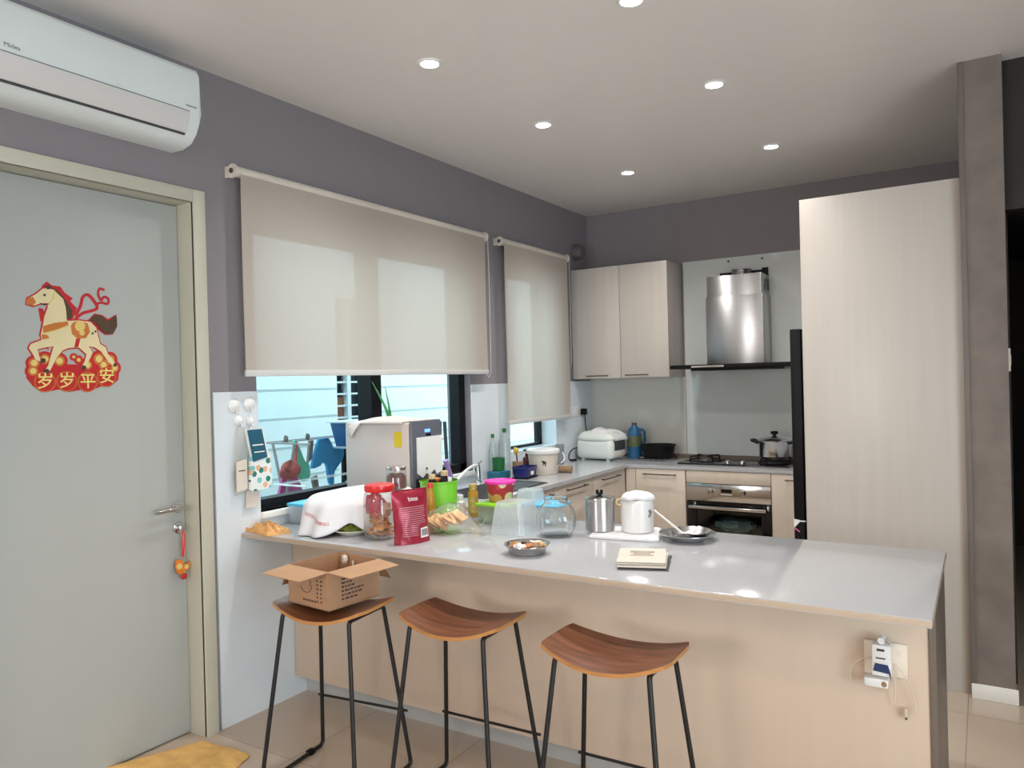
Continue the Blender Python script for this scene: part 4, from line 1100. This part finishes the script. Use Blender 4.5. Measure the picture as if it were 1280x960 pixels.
B().lathe([(0, .001), (.028, .001), (.031, .006), (.031, .10), (.024, .118), (.012, .122), (.012, .14), (0, .14)], 24, cap=False).to('body', 'pump_brown', k)
b = B(); b.cyl(.006, .14, .165, 12).box((-.008, -.035, .163), (.008, .012, .176), .003); b.to('pump', 'black', k)
B().lathe([(.0316, .02), (.0316, .06)], 24, cap=False).to('paper_label', 'red_foil', k)
k = thing('cream_bucket', 'round cream plastic bucket with white lid and handle by the narrow window', 'bucket', (.265, 2.43, CT))
B().lathe([(0, .001), (.092, .001), (.096, .006), (.112, .165), (0, .165)], 44, cap=False).to('tub', 'cream_plastic', k)
B().lathe([(.116, .152), (.122, .155), (.122, .176), (.116, .182), (.108, .178), (0, .184)], 44, cap=False).to('lid', 'white_plastic', k)
b = B(); b.tube([Vector((.04*math.cos(a)+.03, .119*math.cos(a+.0) if False else .125*math.cos(a), .150-.075*math.sin(a)))+Vector((.065*math.sin(a)+.02, 0, 0)) for a in [PI*i/18 for i in range(8)]], .004, 8); b.to('handle', 'white_plastic', k)
b = B(); an = math.atan2(-.85, .52)
for du, dz, r in ((0, .095, .012), (.012, .09, .010), (-.012, .102, .007), (.012, .075, .007), (-.004, .078, .006)):
    a = an+du/.104; b.blob((.1045*math.cos(a), .1045*math.sin(a), dz), (r*.6, r*.6, r), amp=.1, n=10)
b.to('animal_mark', 'black', k)
o = B(); o.lathe([(.023, 0), (.026, 0), (.026, .10), (.023, .10), (.023, 0)], 24, cap=False, axis='y'); o = o.to('cardboard_tube', 'brown_tube'); o.location = (.335, 2.53, CT+.0265); o.rotation_euler = (0, 0, -1.25); tag(o, 'short brown cardboard tube lying beside the cream bucket', 'tube')
k = thing('steel_tumbler', 'tall grey tumbler standing between cream bucket and rice cooker', 'tumbler', (.085, 3.02, CT))
B().lathe([(0, .001), (.028, .001), (.030, .005), (.036, .16), (.034, .162), (.028, .01), (0, .008)], 28, cap=False).to('cup', 'mid_grey', k)
# rice cooker
rc = thing('rice_cooker', 'white rice cooker with rounded lid in the corner under the wall cabinet', 'rice cooker', (.238, 3.47, CT), math.radians(-6))
b = B(); b.box((-.178, -.13, .012), (.178, .13, .180), .045, seg=5); b.to('body', 'cooker', rc, smooth=60)
b = B(); rows = []
for z, k_ in ((.170, 1.0), (.182, 1.025), (.19, 1.02), (.215, .93), (.236, .76), (.246, .5), (.249, .2)):
    row = []
    for q in range(40):
        a = 2*PI*q/40; ca, sa = math.cos(a), math.sin(a); e = .45
        row.append((.178*k_*math.copysign(abs(ca)**e, ca), .13*k_*math.copysign(abs(sa)**e, sa), z))
    rows.append(row)
V = b.grid(rows, close_v=True); b.bm.faces.new(V[-1]); b.bm.faces.new(V[0]); b.to('lid', 'cooker', rc, smooth=50)
B().box((.165, -.085, .085), (.184, .085, .168), .006).to('control_window', 'dark_grey', rc)
B().box((.165, -.08, .04), (.182, .08, .072), .003).to('button_row', 'beige_label', rc)
b = B()
for x in (-.12, .12):
    for y in (-.09, .09): b.box((x-.012, y-.012, .0005), (x+.012, y+.012, .016))
b.to('feet', 'cooker', rc)
b = B(); rows = []
for i in range(27):
    row = []
    for j in range(21):
        u, v_ = i/26, j/20; x = -.04+.228*u; y = -.115+.20*v_+.03*u
        rr = max(abs(x)/.178, abs(y)/.13); z = .253-.062*max(0, min(1, (rr-.3)/.75))**2+.005*noise.noise(Vector((u*4, v_*5, 5)))
        if u < .2: z += .012*math.sin(PI*u/.2)*math.sin(PI*v_)
        if x > .172: z -= (x-.172)*1.6
        row.append((x, y, z))
    rows.append(row)
M_ = Matrix.Translation((.238, 3.47, CT)) @ Matrix.Rotation(math.radians(-6), 4, 'Z')
b.grid([[M_ @ Vector(p) for p in r] for r in rows]); o = b.to('dish_cloth', 'cloth_white', smooth=80); md = o.modifiers.new('thickness', 'SOLIDIFY'); md.thickness = .004; md.offset = 1
tag(o, 'white dish cloth lying on the rice cooker lid', 'cloth')
cord = B(); cord.tube(bez((.075, 3.40, CT+.10), (-.0+.03, 3.30, CT+.12), (.05, 3.18, CT+.03), (.08, 3.22, CT+.006))+bez((.08, 3.22, CT+.006), (.12, 3.3, CT+.006), (.06, 3.36, CT+.006), (.03, 3.30, CT+.006))[1:], .005, 8)
cord = tag(cord.to('power_cord', 'black'), 'black power cord coiled left of the rice cooker', 'cord')
# wall switches and plug
for y0, y1, lab in ((3.285, 3.37, 'white wall switch plate just right of the narrow blind'), (3.40, 3.52, 'white double wall socket plate next to the black plug')):
    k = thing('wall_socket', lab, 'socket', (t, (y0+y1)/2, 1.285))
    h_ = (y1-y0)/2; B().box((.0003, -h_, -.043), (.009, h_, .043), .003).to('plate', 'white_plastic', k)
    B().box((.009, -h_*.35, -.018), (.012, h_*.35, .018), .002).to('rocker', 'white_plastic', k)
k = thing('wall_plug', 'black plug with hanging cord in the corner socket above the rice cooker', 'plug', (t, 3.575, 1.275))
B().box((.0003, -.026, -.025), (.045, .026, .03), .006).to('plug', 'black', k)
B().tube(bez((.03, 0, -.02), (.034, .0, -.09), (.025, .02, -.16), (.03, .06, -.27)), .0045, 8).to('cord', 'black', k)
# oil bottle, pan, rack
k = thing('oil_jug', 'large blue cooking oil bottle with side handle beside the rice cooker', 'bottle', (.482, 3.61, CT))
b = B(); b.lathe([(0, .001), (.055, .001), (.062, .008), (.060, .06), (.064, .10), (.062, .20), (.05, .245), (.024, .275), (.020, .285), (0, .285)], 32, cap=False); b.to('body', 'oil_blue', k)
B().lathe([(.022, .283), (.022, .302), (0, .304)], 20, cap=False).to('cap', 'pump_brown', k)
B().lathe([(.0655, .105), (.0640, .195)], 32, cap=False).to('paper_label', 'oil_label', k)
B().tube(arcpath([(.04, .03, .245), (.074, .045, .235), (.074, .045, .14), (.05, .03, .12)], .03), .011, 10).to('handle', 'oil_blue', k)
k = thing('wire_rack', 'flat wire cooling rack under the black pan on back worktop', 'rack', (.64, 3.43, CT))
b = B()
for q in range(9): b.tube([(-.2+q*.05, -.12, .016), (-.2+q*.05, .16, .016)], .002, 6)
for y in (-.12, .02, .16): b.tube([(-.2, y, .014), (.2, y, .014)], .003, 6)
for x in (-.19, .19):
    for y in (-.11, .15): b.cyl(.005, .0005, .014, 8, c=(x, y, 0))
b.to('grid', 'steel_smooth', k)
k = thing('roasting_pan', 'round black deep pan on the wire rack beside the oil bottle', 'pan', (.70, 3.585, CT+.0185))
B().lathe([(0, .001), (.115, .001), (.122, .008), (.138, .095), (.148, .102), (.148, .107), (.134, .10), (.117, .012), (0, .006)], 44, cap=False).to('pan', 'black', k)
# stock pot
k = thing('stock_pot', 'steel cooking pot with black handles and lid knob on the right burner', 'pot', (1.645, 3.53, CT+.0585))
B().lathe([(0, .001), (.105, .001), (.112, .006), (.116, .118), (.119, .122)], 44, cap=False).to('body', 'steel_smooth', k)
ld = B().lathe([(.121, .120), (.122, .125), (.10, .143), (.04, .155), (0, .157)], 44, cap=False).to('lid', 'chrome', k)
B().lathe([(.012, .155), (.012, .168), (.026, .172), (.028, .188), (.022, .194), (0, .195)], 24, cap=False).to('knob', 'black', ld)
for s in (-1, 1):
    b = B(); b.box((s*.118-.02, -.035, .108), (s*.118+.045*s+.02*0, .035, .128), .007) if False else b.tube(arcpath([(s*.112, -.035, .105), (s*.165, -.035, .125), (s*.165, .035, .125), (s*.112, .035, .105)], .015), .010, 10)
    b.to('handle', 'black', k)

# ================================================================== WALL BITS
def hook(lab, y, z, r):
    k = thing('wall_hook', lab, 'hook', (t, y, z), 0, 'white suction hooks')
    B().lathe([(r, .0003), (r*.95, .006), (r*.6, .012), (r*.3, .02), (0, .022)], 24, axis='x', cap=False).to('suction_cup', 'white_plastic', k)
    B().tube(arcpath([(.018, 0, -.004), (.022, 0, -r*1.1), (.032, 0, -r*1.2), (.036, 0, -r*.8)], .006), .003, 8).to('hook', 'white_plastic', k)
hook('large white suction hook, left of the pair above the hanging pouches', -.024, 1.478, .034)
hook('large white suction hook, right of the pair above the hanging pouches', .062, 1.482, .034)
hook('small white suction hook under the left large one', .0, 1.405, .025)
hook('small white suction hook under the right large one', .062, 1.40, .022)
def slab(name, poly, x0, x1, mat, parent=None):
    b = B(); b.prism(poly, x0, x1, f=lambda u, v, h: (h, u, v)); return b.to(name, mat, parent)
k = thing('hanging_pouch', 'white pouch with green and peach spots and teal top hanging from hook', 'pouch', (t, 0, 0))
slab('bag', [(.028, 1.235), (.130, 1.255), (.142, 1.235), (.148, 1.10), (.135, 1.075), (.034, 1.07), (.022, 1.08)], .030, .046, 'pouch_pattern', k)
slab('teal_top', [(.010, 1.362), (.092, 1.362), (.122, 1.225), (.040, 1.21)], .046, .050, 'teal_label', k)
slab('top_border', [(-.002, 1.368), (.100, 1.368), (.130, 1.25), (.126, 1.22), (.034, 1.205)], .040, .0455, 'white_plastic', k)
b = B(); b.box((.050, .035, 1.285), (.0506, .098, 1.291)).box((.050, .045, 1.252), (.0506, .105, 1.257)); b.to('print_line', 'print_white', k)
B().tube([(.03, .045, 1.375), (.032, .045, 1.362)], .006, 8).to('tie', 'white_plastic', k)
k = thing('hanging_pouch', 'clear narrow bag with beige label hanging left of the spotted pouch', 'pouch', (t, 0, 0))
slab('bag', [(-.026, 1.375), (.012, 1.375), (.022, 1.30), (.030, 1.07), (-.040, 1.06), (-.044, 1.2), (-.036, 1.30)], .014, .026, 'film', k)
slab('paper_label', [(-.042, 1.215), (.018, 1.225), (.020, 1.085), (-.042, 1.075)], .026, .0285, 'beige_label', k)
b = B(); b.box((.0285, -.03, 1.170), (.029, .008, 1.175)); b.to('print_line', 'ink', k)
k = tag(slab('paper_tag', [(.020, 1.075), (.092, 1.07), (.088, .99), (.016, .992)], t+.012, t+.018, 'beige_label'), 'pale pink paper tag hanging below the spotted pouch', 'tag')
slabs = None
# horse decoration -------------------------------------------------
def hp_(u, v_):
    a = (u-120)/472; bq = (v_-128)/552
    y = -.874+a*.371-.011*bq*(1-a)*1.0-.013*bq*a
    zt_ = 1.987+.036*a; zb_ = 1.566-.009*a
    return y, zt_+(zb_-zt_)*bq
hk = thing('horse_decoration', 'red and gold paper horse cut-out for new year stuck on the door', 'decoration', (-.1, 0, 0))
def hpoly(name, polys, layer, mat):
    b = B(); x0, x1 = .0006, .0006+.0009*layer+.0009
    for q_, p in enumerate(polys): b.prism([hp_(u, v_) for u, v_ in p], x0, x1+q_*.00003, f=lambda u, v, h: (h, u, v))
    return b.to(name, mat, hk)
def circ(u, v_, r, n=20): return [(u+r*math.cos(2*PI*i/n), v_+r*math.sin(2*PI*i/n)) for i in range(n)]
def stroke(pts, w_):
    P = [Vector(p) for p in pts]; L_, R_ = [], []
    for i, p in enumerate(P):
        d = (P[min(i+1, len(P)-1)]-P[max(i-1, 0)]).normalized(); n_ = Vector((-d.y, d.x))*(w_/2*(1 if i not in (0, len(P)-1) else .5)); L_.append(tuple(p+n_)); R_.append(tuple(p-n_))
    return L_+R_[::-1]
def sm(pts, k=4):
    P = [Vector((*p, 0)) for p in pts]; out = []
    for i in range(len(P)-1):
        p0, p1, p2, p3 = P[max(i-1, 0)], P[i], P[i+1], P[min(i+2, len(P)-1)]
        for q in range(k):
            t_ = q/k; out.append(.5*((2*p1)+(p2-p0)*t_+(2*p0-5*p1+4*p2-p3)*t_*t_+(3*p1-p0-3*p2+p3)*t_**3))
    out.append(P[-1]); return [(p.x, p.y) for p in out]
body = [(238, 163), (205, 163), (172, 192), (135, 213), (130, 240), (160, 250), (195, 237), (228, 237), (228, 258), (213, 300), (203, 360), (195, 395), (200, 420), (150, 440), (140, 460), (158, 490), (172, 520), (195, 527), (187, 497), (180, 467), (220, 457), (256, 452), (240, 510), (230, 550), (210, 577), (238, 575), (270, 510), (300, 472), (332, 460), (380, 457), (420, 492), (410, 530), (392, 560), (415, 555), (440, 508), (452, 482), (430, 452), (462, 457), (495, 477), (530, 522), (560, 550), (576, 540), (532, 490), (520, 457), (490, 440), (480, 400), (470, 360), (440, 330), (380, 323), (320, 325), (318, 290), (312, 240), (297, 200), (268, 175)]
def grow(poly, k):
    c = Vector((sum(p[0] for p in poly)/len(poly), sum(p[1] for p in poly)/len(poly))); P = [Vector(p) for p in poly]; A = sum(P[i].x*P[(i+1) % len(P)].y-P[(i+1) % len(P)].x*P[i].y for i in range(len(P))); s = 1 if A > 0 else -1
    out = []
    for i in range(len(P)):
        d = (P[(i+1) % len(P)]-P[i-1]).normalized(); out.append(tuple(P[i]+Vector((d.y, -d.x))*k*s))
    return out
clouds = [(165, 535, 34), (215, 515, 34), (285, 525, 36), (485, 515, 38), (545, 520, 36), (570, 560, 30), (510, 545, 34), (160, 575, 32), (425, 545, 32), (380, 520, 18), (355, 505, 14)]
hpoly('red_outline', [grow(body, 7), [(195, 408), (225, 430), (235, 470), (205, 455)], [(133, 560), (200, 545), (300, 540), (420, 545), (560, 530), (597, 570), (590, 620), (550, 652), (500, 650), (440, 676), (400, 668), (330, 680), (290, 665), (240, 676), (200, 680), (160, 650), (130, 610)], [(200, 150), (225, 128), (250, 148), (290, 153), (312, 185), (352, 213), (338, 226), (372, 262), (350, 320), (300, 325)], [(425, 325), (462, 288), (502, 295), (535, 316), (580, 292), (586, 350), (562, 392), (520, 396), (485, 372)], [(185, 262), (205, 262), (222, 300), (196, 330)]]+[circ(u, v_, r+5) for u, v_, r in clouds], 0, 'red')
for q_, (u, v_, r) in enumerate(clouds):
    hpoly('cloud', [circ(u, v_, r*.74)], 1+q_*.07, 'orange_ink'); hpoly('cloud_centre', [circ(u, v_, r*.46)], 2+q_*.07, 'gold_ink')
hpoly('horse_body', [body], 3, 'horse_cream')
hpoly('mane', [[(246, 158), (272, 170), (302, 205), (332, 250), (348, 275), (344, 312), (322, 316), (318, 270), (302, 215), (268, 182)], [(215, 150), (235, 145), (248, 165), (225, 168)]], 4, 'horse_dark')
hpoly('tail', [sm([(435, 325), (460, 297), (500, 302), (535, 325), (575, 298), (580, 350), (560, 385), (525, 390), (492, 366), (465, 335), (435, 325)])], 4, 'horse_dark')
for nm, pl in (('saddle', [(340, 350), (352, 332), (380, 326), (425, 338), (436, 380), (415, 412), (370, 412), (345, 390)]), ('breast_band', [(205, 352), (260, 335), (322, 328), (328, 345), (262, 372), (206, 385)]), ('chest_patch', [(198, 392), (225, 395), (235, 412), (202, 418)]), ('muzzle', [(135, 212), (158, 205), (172, 232), (158, 250), (132, 240)])): hpoly(nm, [pl], 4, 'orange_ink')
hpoly('saddle_gold', [circ(385, 352, 26), circ(395, 385, 14), stroke([(205, 388), (262, 374), (330, 350)], 7), stroke([(232, 238), (255, 215), (258, 170)], 6)], 5, 'gold_ink')
hpoly('girth', [[(366, 414), (388, 412), (376, 455), (357, 458)]], 4, 'red')
hpoly('eye', [circ(212, 196, 6), stroke([(190, 237), (215, 245), (235, 240)], 5), circ(205, 523, 12), circ(222, 577, 12), circ(405, 558, 11), circ(570, 545, 9), circ(450, 388, 5), circ(465, 378, 5)], 5, 'ink')
hpoly('ribbon', [stroke(sm([(358, 322), (398, 288), (440, 276), (474, 264), (470, 240), (432, 196), (402, 205), (390, 250), (365, 300)]), 15), stroke(sm([(466, 242), (500, 234), (532, 240), (536, 215), (512, 205), (498, 226)]), 12), stroke(sm([(498, 226), (482, 192), (490, 163), (516, 172)]), 12)], 1, 'red')
cc = [(215, 630), (320, 627), (425, 630), (525, 605)]
for u, v_ in cc: hpoly('medallion_rim', [circ(u, v_, 51)], 3, 'orange_ink'); hpoly('medallion', [circ(u, v_, 46)], 4, 'red')
for ch, (u, v_) in zip('岁岁平安', cc):
    y, z = hp_(u, v_); text('character', ch, .066, 'bright_gold', hk, (.0064, y, z), (0, 1, 0), (0, 0, 1), .0008, .0007)
# charm on the lock
k = thing('hanging_charm', 'small orange gold charm on a red cord hanging from the door key', 'charm', (-.1, 0, 0))
b = B()
b.tube(arcpath([(.03, -.258, .935), (.034, -.262, .90), (.03, -.258, .81)], .01), .0028, 8); b.tube(arcpath([(.03, -.256, .935), (.034, -.247, .90), (.03, -.254, .81)], .01), .0028, 8); b.to('cord', 'red_plastic', k)
b = B(); b.prism(sm([(-.292, .775), (-.285, .80), (-.262, .797), (-.252, .778), (-.238, .775), (-.222, .782), (-.225, .755), (-.240, .748), (-.262, .735), (-.284, .742), (-.292, .775)]), .022, .032, f=lambda u, v, h: (h, u, v)); b.to('ornament', 'charm_orange', k)
b = B(); b.prism(circ(-.277, .772, .013), .032, .035, f=lambda u, v, h: (h, u, v)); b.prism(circ(-.242, .763, .010), .032, .035, f=lambda u, v, h: (h, u, v)); b.to('gold_mark', 'gold_ink', k)
B().blob((.027, -.252, .722), (.008, .016, .014), amp=.2).to('tassel', 'red', k)

# socket on the bar front
k = thing('wall_socket', 'double socket plate on the pale bar front under the worktop', 'socket', (2.712, .2995, .655))
B().box((-.062, -.009, -.055), (.062, 0, .052), .003).to('plate', 'cream_plastic', k)
b = B(); b.box((.012, -.011, .012), (.022, -.009, .03)).box((.036, -.011, .012), (.046, -.009, .03)); b.to('switch', 'cream_plastic', k)
k = thing('plug_adapter', 'stacked white plug adapter with dark blue face in the bar socket', 'plug adapter', (2.705, .290, .655))
B().box((-.026, -.050, .002), (.026, -.0005, .056), .003).to('adapter', 'white_plastic', k)
B().box((-.028, -.044, -.042), (.026, -.0005, .001), .003).to('lower_plug', 'white_plastic', k)
b = B(); b.prism([(-.024, -.026), (-.018, -.002), (.018, -.004), (.026, -.030), (.026, -.05), (.021, -.03)], -.048, -.0445, f=lambda u, v, h: (u, h, v)); b.to('blue_face', 'blue_plug', k)
b = B(); b.box((-.012, -.0515, .038), (.010, -.0498, .045)).box((-.015, -.0515, .014), (.012, -.0498, .018)); b.to('print_line', 'ink', k)
b = B(); b.cyl(.010, -.045, -.01, 16, c=(0, 0, .068), axis='y'); b.to('top_plug', 'white_plastic', k)
k = thing('charger', 'small white rectangular charger hanging below the plug adapter', 'charger', (2.69, .272, .586))
B().box((-.038, -.018, -.014), (.032, .027, .014), .006).to('body', 'white_plastic', k)
b = B(); b.blob((.020, -.0182, .000), (.008, .001, .009), amp=.05, n=12); b.to('brown_mark', 'brown_tube', k)
b = B(); b.tube(bez((2.705, .265, .72), (2.725, .245, .735), (2.735, .26, .715), (2.728, .285, .69)), .002, 8)
b.tube(bez((2.728, .270, .64), (2.745, .262, .60), (2.735, .272, .56), (2.737, .282, .52)), .002, 8)
b.tube(bez((2.68, .275, .66), (2.64, .262, .655), (2.60, .275, .63), (2.61, .285, .57)), .0018, 8)
b.tube(bez((2.735, .275, .65), (2.775, .262, .62), (2.79, .28, .58), (2.795, .285, .50)), .0018, 8)
tag(b.to('charging_cable', 'cable_cream'), 'thin cream cables looping round the bar socket', 'cable')
b = B(); b.box((2.763, .277, .485), (2.771, .292, .512), .002, m='cable_cream'); b.box((2.764, .279, .478), (2.770, .290, .486), m='ink'); tag(b.to('cable_plug', 'cable_cream'), 'small loose cable end hanging right of the bar socket', 'cable plug')
# switch plate at the corridor edge
k = thing('wall_switch', 'small pale switch plate on the corridor side of the textured wall end', 'switch', (3.09, 2.02, 1.60))
B().box((.0003, -.05, -.055), (.012, .05, .055), .003).to('plate', 'cream_plastic', k)
B().box((.012, -.02, -.025), (.015, .02, .025), .002).to('rocker', 'cream_plastic', k)

# ================================================================== OUTSIDE THE WINDOW
sbox('ground_passage', [((-5, -3, -.15), (-.2, 8, -.1))], 'out_ground')
ow = sbox('wall_outside', [((-1.72, -3, -.1), (-1.6, 2.25, 2.75)), ((-1.72, 2.25, -.1), (-1.6, 2.72, .95)), ((-1.72, 2.25, 2.3), (-1.6, 2.72, 2.75)), ((-1.72, 2.72, -.1), (-1.6, 8, 2.75))], 'out_wall')
b = B()
for z in (.62, .859, 1.091, 1.317, 1.54, 1.765, 1.99, 2.22): b.box((-1.6005, -3, z-.006), (-1.597, 2.25, z+.006)).box((-1.6005, 2.72, z-.006), (-1.597, 8, z+.006))
b.to('groove', 'out_wall_line', ow)
k = bpy.data.objects.new('window_3', None); C.objects.link(k); k['kind'] = 'structure'; k['label'] = 'louvred window in the wall across the passage'
B().box((-1.70, 2.25, .95), (-1.69, 2.72, 2.3)).to('dark_glass', 'out_glass_dark', k)
B().box((-1.685, 2.26, 1.27), (-1.68, 2.40, 1.46)).to('orange_panel', 'brick_orange', k)
b = B(); b.box((-1.66, 2.385, .95), (-1.61, 2.425, 2.3)).box((-1.66, 2.60, .95), (-1.60, 2.72, 2.3)); b.to('window_frame', 'out_louvre', k)
b = B()
for q in range(13): b.box((-1.66, 2.25, .98+q*.1), (-1.62, 2.72, .995+q*.1))
b.to('louvre', 'out_louvre', k)
lr = thing('laundry_rack', 'thin steel clothes drying rack outside the wide window', 'drying rack', (-.72, 1.3, -.1))
b = B()
for dx in (-.12, .0): b.tube([(dx, -.42, 1.315-.02*abs(dx)), (dx, .75, 1.315-.02*abs(dx))], .004, 6)
for y in (-.42, .75): b.tube([(-.14, y, 1.31), (.26, y, 1.31)], .006, 6)
b.to('rail', 'mid_grey', lr)
for s in (-1, 1): B().tube([(s*.25, -.40, .001), (-s*.1, -.40, 1.31)], .009, 8).to('leg', 'mid_grey', lr); B().tube([(s*.25, .72, .001), (-s*.1, .72, 1.31)], .009, 8).to('leg', 'mid_grey', lr)
b = B()
for y in (-.38, -.2): b.blob((0, y, 1.335), (.012, .016, .022), amp=.2, n=10)
b.to('peg', 'brown_cloth', lr)
def garment(name, lab, cat, poly, x, mat, th=.02, amp=.015, seed=1):
    b = B(); P = poly
    b.prism(P, x, x+th, f=lambda u, v, h: (h+amp*noise.noise(Vector((u*9, v*5, seed))), u, v))
    return tag(b.to(name, mat, smooth=60), lab, cat)
garment('hanging_bag', 'green and white bag hanging on the drying rack outside', 'bag', sm([(.955, 1.215), (.975, 1.215), (1.03, 1.09), (1.065, 1.07), (1.075, .985), (1.02, .96), (.975, 1.03), (.955, 1.215)], 3), -.70, 'green_cloth')
b = B(); b.blob((-.66, .895, 1.045), (.05, .07, .058), amp=.12, fr=2, seed=5, n=24); b.tube([(-.66, .935, 1.08), (-.69, .975, 1.21)], .012, 8)
tag(b.to('hanging_bag', 'red_cloth'), 'dark red lumpy bag hanging lowest on the rack outside', 'bag')
garment('pink_towel', 'pink cloth hanging below the red bag outside', 'laundry', [(.90, 1.03), (.99, 1.03), (1.09, .80), (.83, .78)], -.74, 'pink_cloth', amp=.03)
garment('blue_shirt', 'bright blue garment hanging from the drying rack outside', 'laundry', sm([(1.165, 1.215), (1.26, 1.21), (1.31, 1.14), (1.37, 1.16), (1.375, 1.08), (1.30, .99), (1.285, .91), (1.24, .92), (1.23, 1.03), (1.19, 1.06), (1.165, 1.04), (1.10, 1.03), (1.10, 1.06), (1.165, 1.215)], 3), -.70, 'blue_cloth', amp=.03)
garment('hanging_trousers', 'dark grey trousers hanging beside the blue garment outside', 'laundry', [(1.395, 1.17), (1.46, 1.18), (1.47, .92), (1.40, .90)], -.72, 'black', amp=.02)
garment('brown_sock', 'brown strip of laundry between green bag and blue garment outside', 'laundry', [(1.10, 1.21), (1.135, 1.21), (1.115, 1.09), (1.08, 1.07)], -.72, 'brown_cloth')
garment('brown_sock', 'brown laundry end low below the blue garment outside', 'laundry', [(1.11, .97), (1.155, .98), (1.16, .90), (1.13, .88)], -.72, 'brown_cloth')
k = thing('blue_basin', 'blue plastic washing basin with pale rim on the drying rack outside', 'basin', (-.68, 1.42, 1.155))
b = B(); b.prism([(-.16, .16), (.25, .16), (.22, 0), (-.11, 0)], .0, .2, f=lambda u, v, h: (h, u, v)); b.to('basin', 'navy_tub', k)
b = B(); b.box((-.01, -.19, .16), (.21, .26, .172), .004); b.box((-.01, -.13, -.012), (.21, .25, 0), .004); b.to('rim', 'out_louvre', k)
garment('white_cloth', 'small white cloth draped at the left of the blue basin outside', 'laundry', [(1.24, 1.235), (1.31, 1.24), (1.345, 1.165), (1.26, 1.155)], -.465, 'white_plastic', th=.012)
b = B()
for z, ys in ((1.005, (.6, 2.0)),): 
    b.tube([(-.45, ys[0], z), (-.45, ys[1], z)], .0025, 6); b.tube([(-.40, ys[0], z), (-.40, ys[1], z)], .0025, 6)
    for y in ys: b.tube([(-.46, y, z), (-.202, y, z)], .006, 6)
tag(b.to('clothes_line', 'white_alu'), 'two thin pale clothes lines stretched just outside the wide window', 'clothes line')
k = thing('folding_rack', 'dark folded rack standing outside the right pane of the wide window', 'drying rack', (-.62, 2.35, -.1))
for dy in (0, .16):
    B().tube([(0, dy-.05, .001), (0, dy+.02, 1.36)], .014, 8).to('leg', 'dark_grey', k); B().tube([(.06, dy+.07, .001), (.06, dy, 1.36)], .014, 8).to('leg', 'dark_grey', k)
B().tube([(.03, -.1, 1.22), (.03, .35, 1.25)], .008, 8).to('bar', 'white_alu', k)
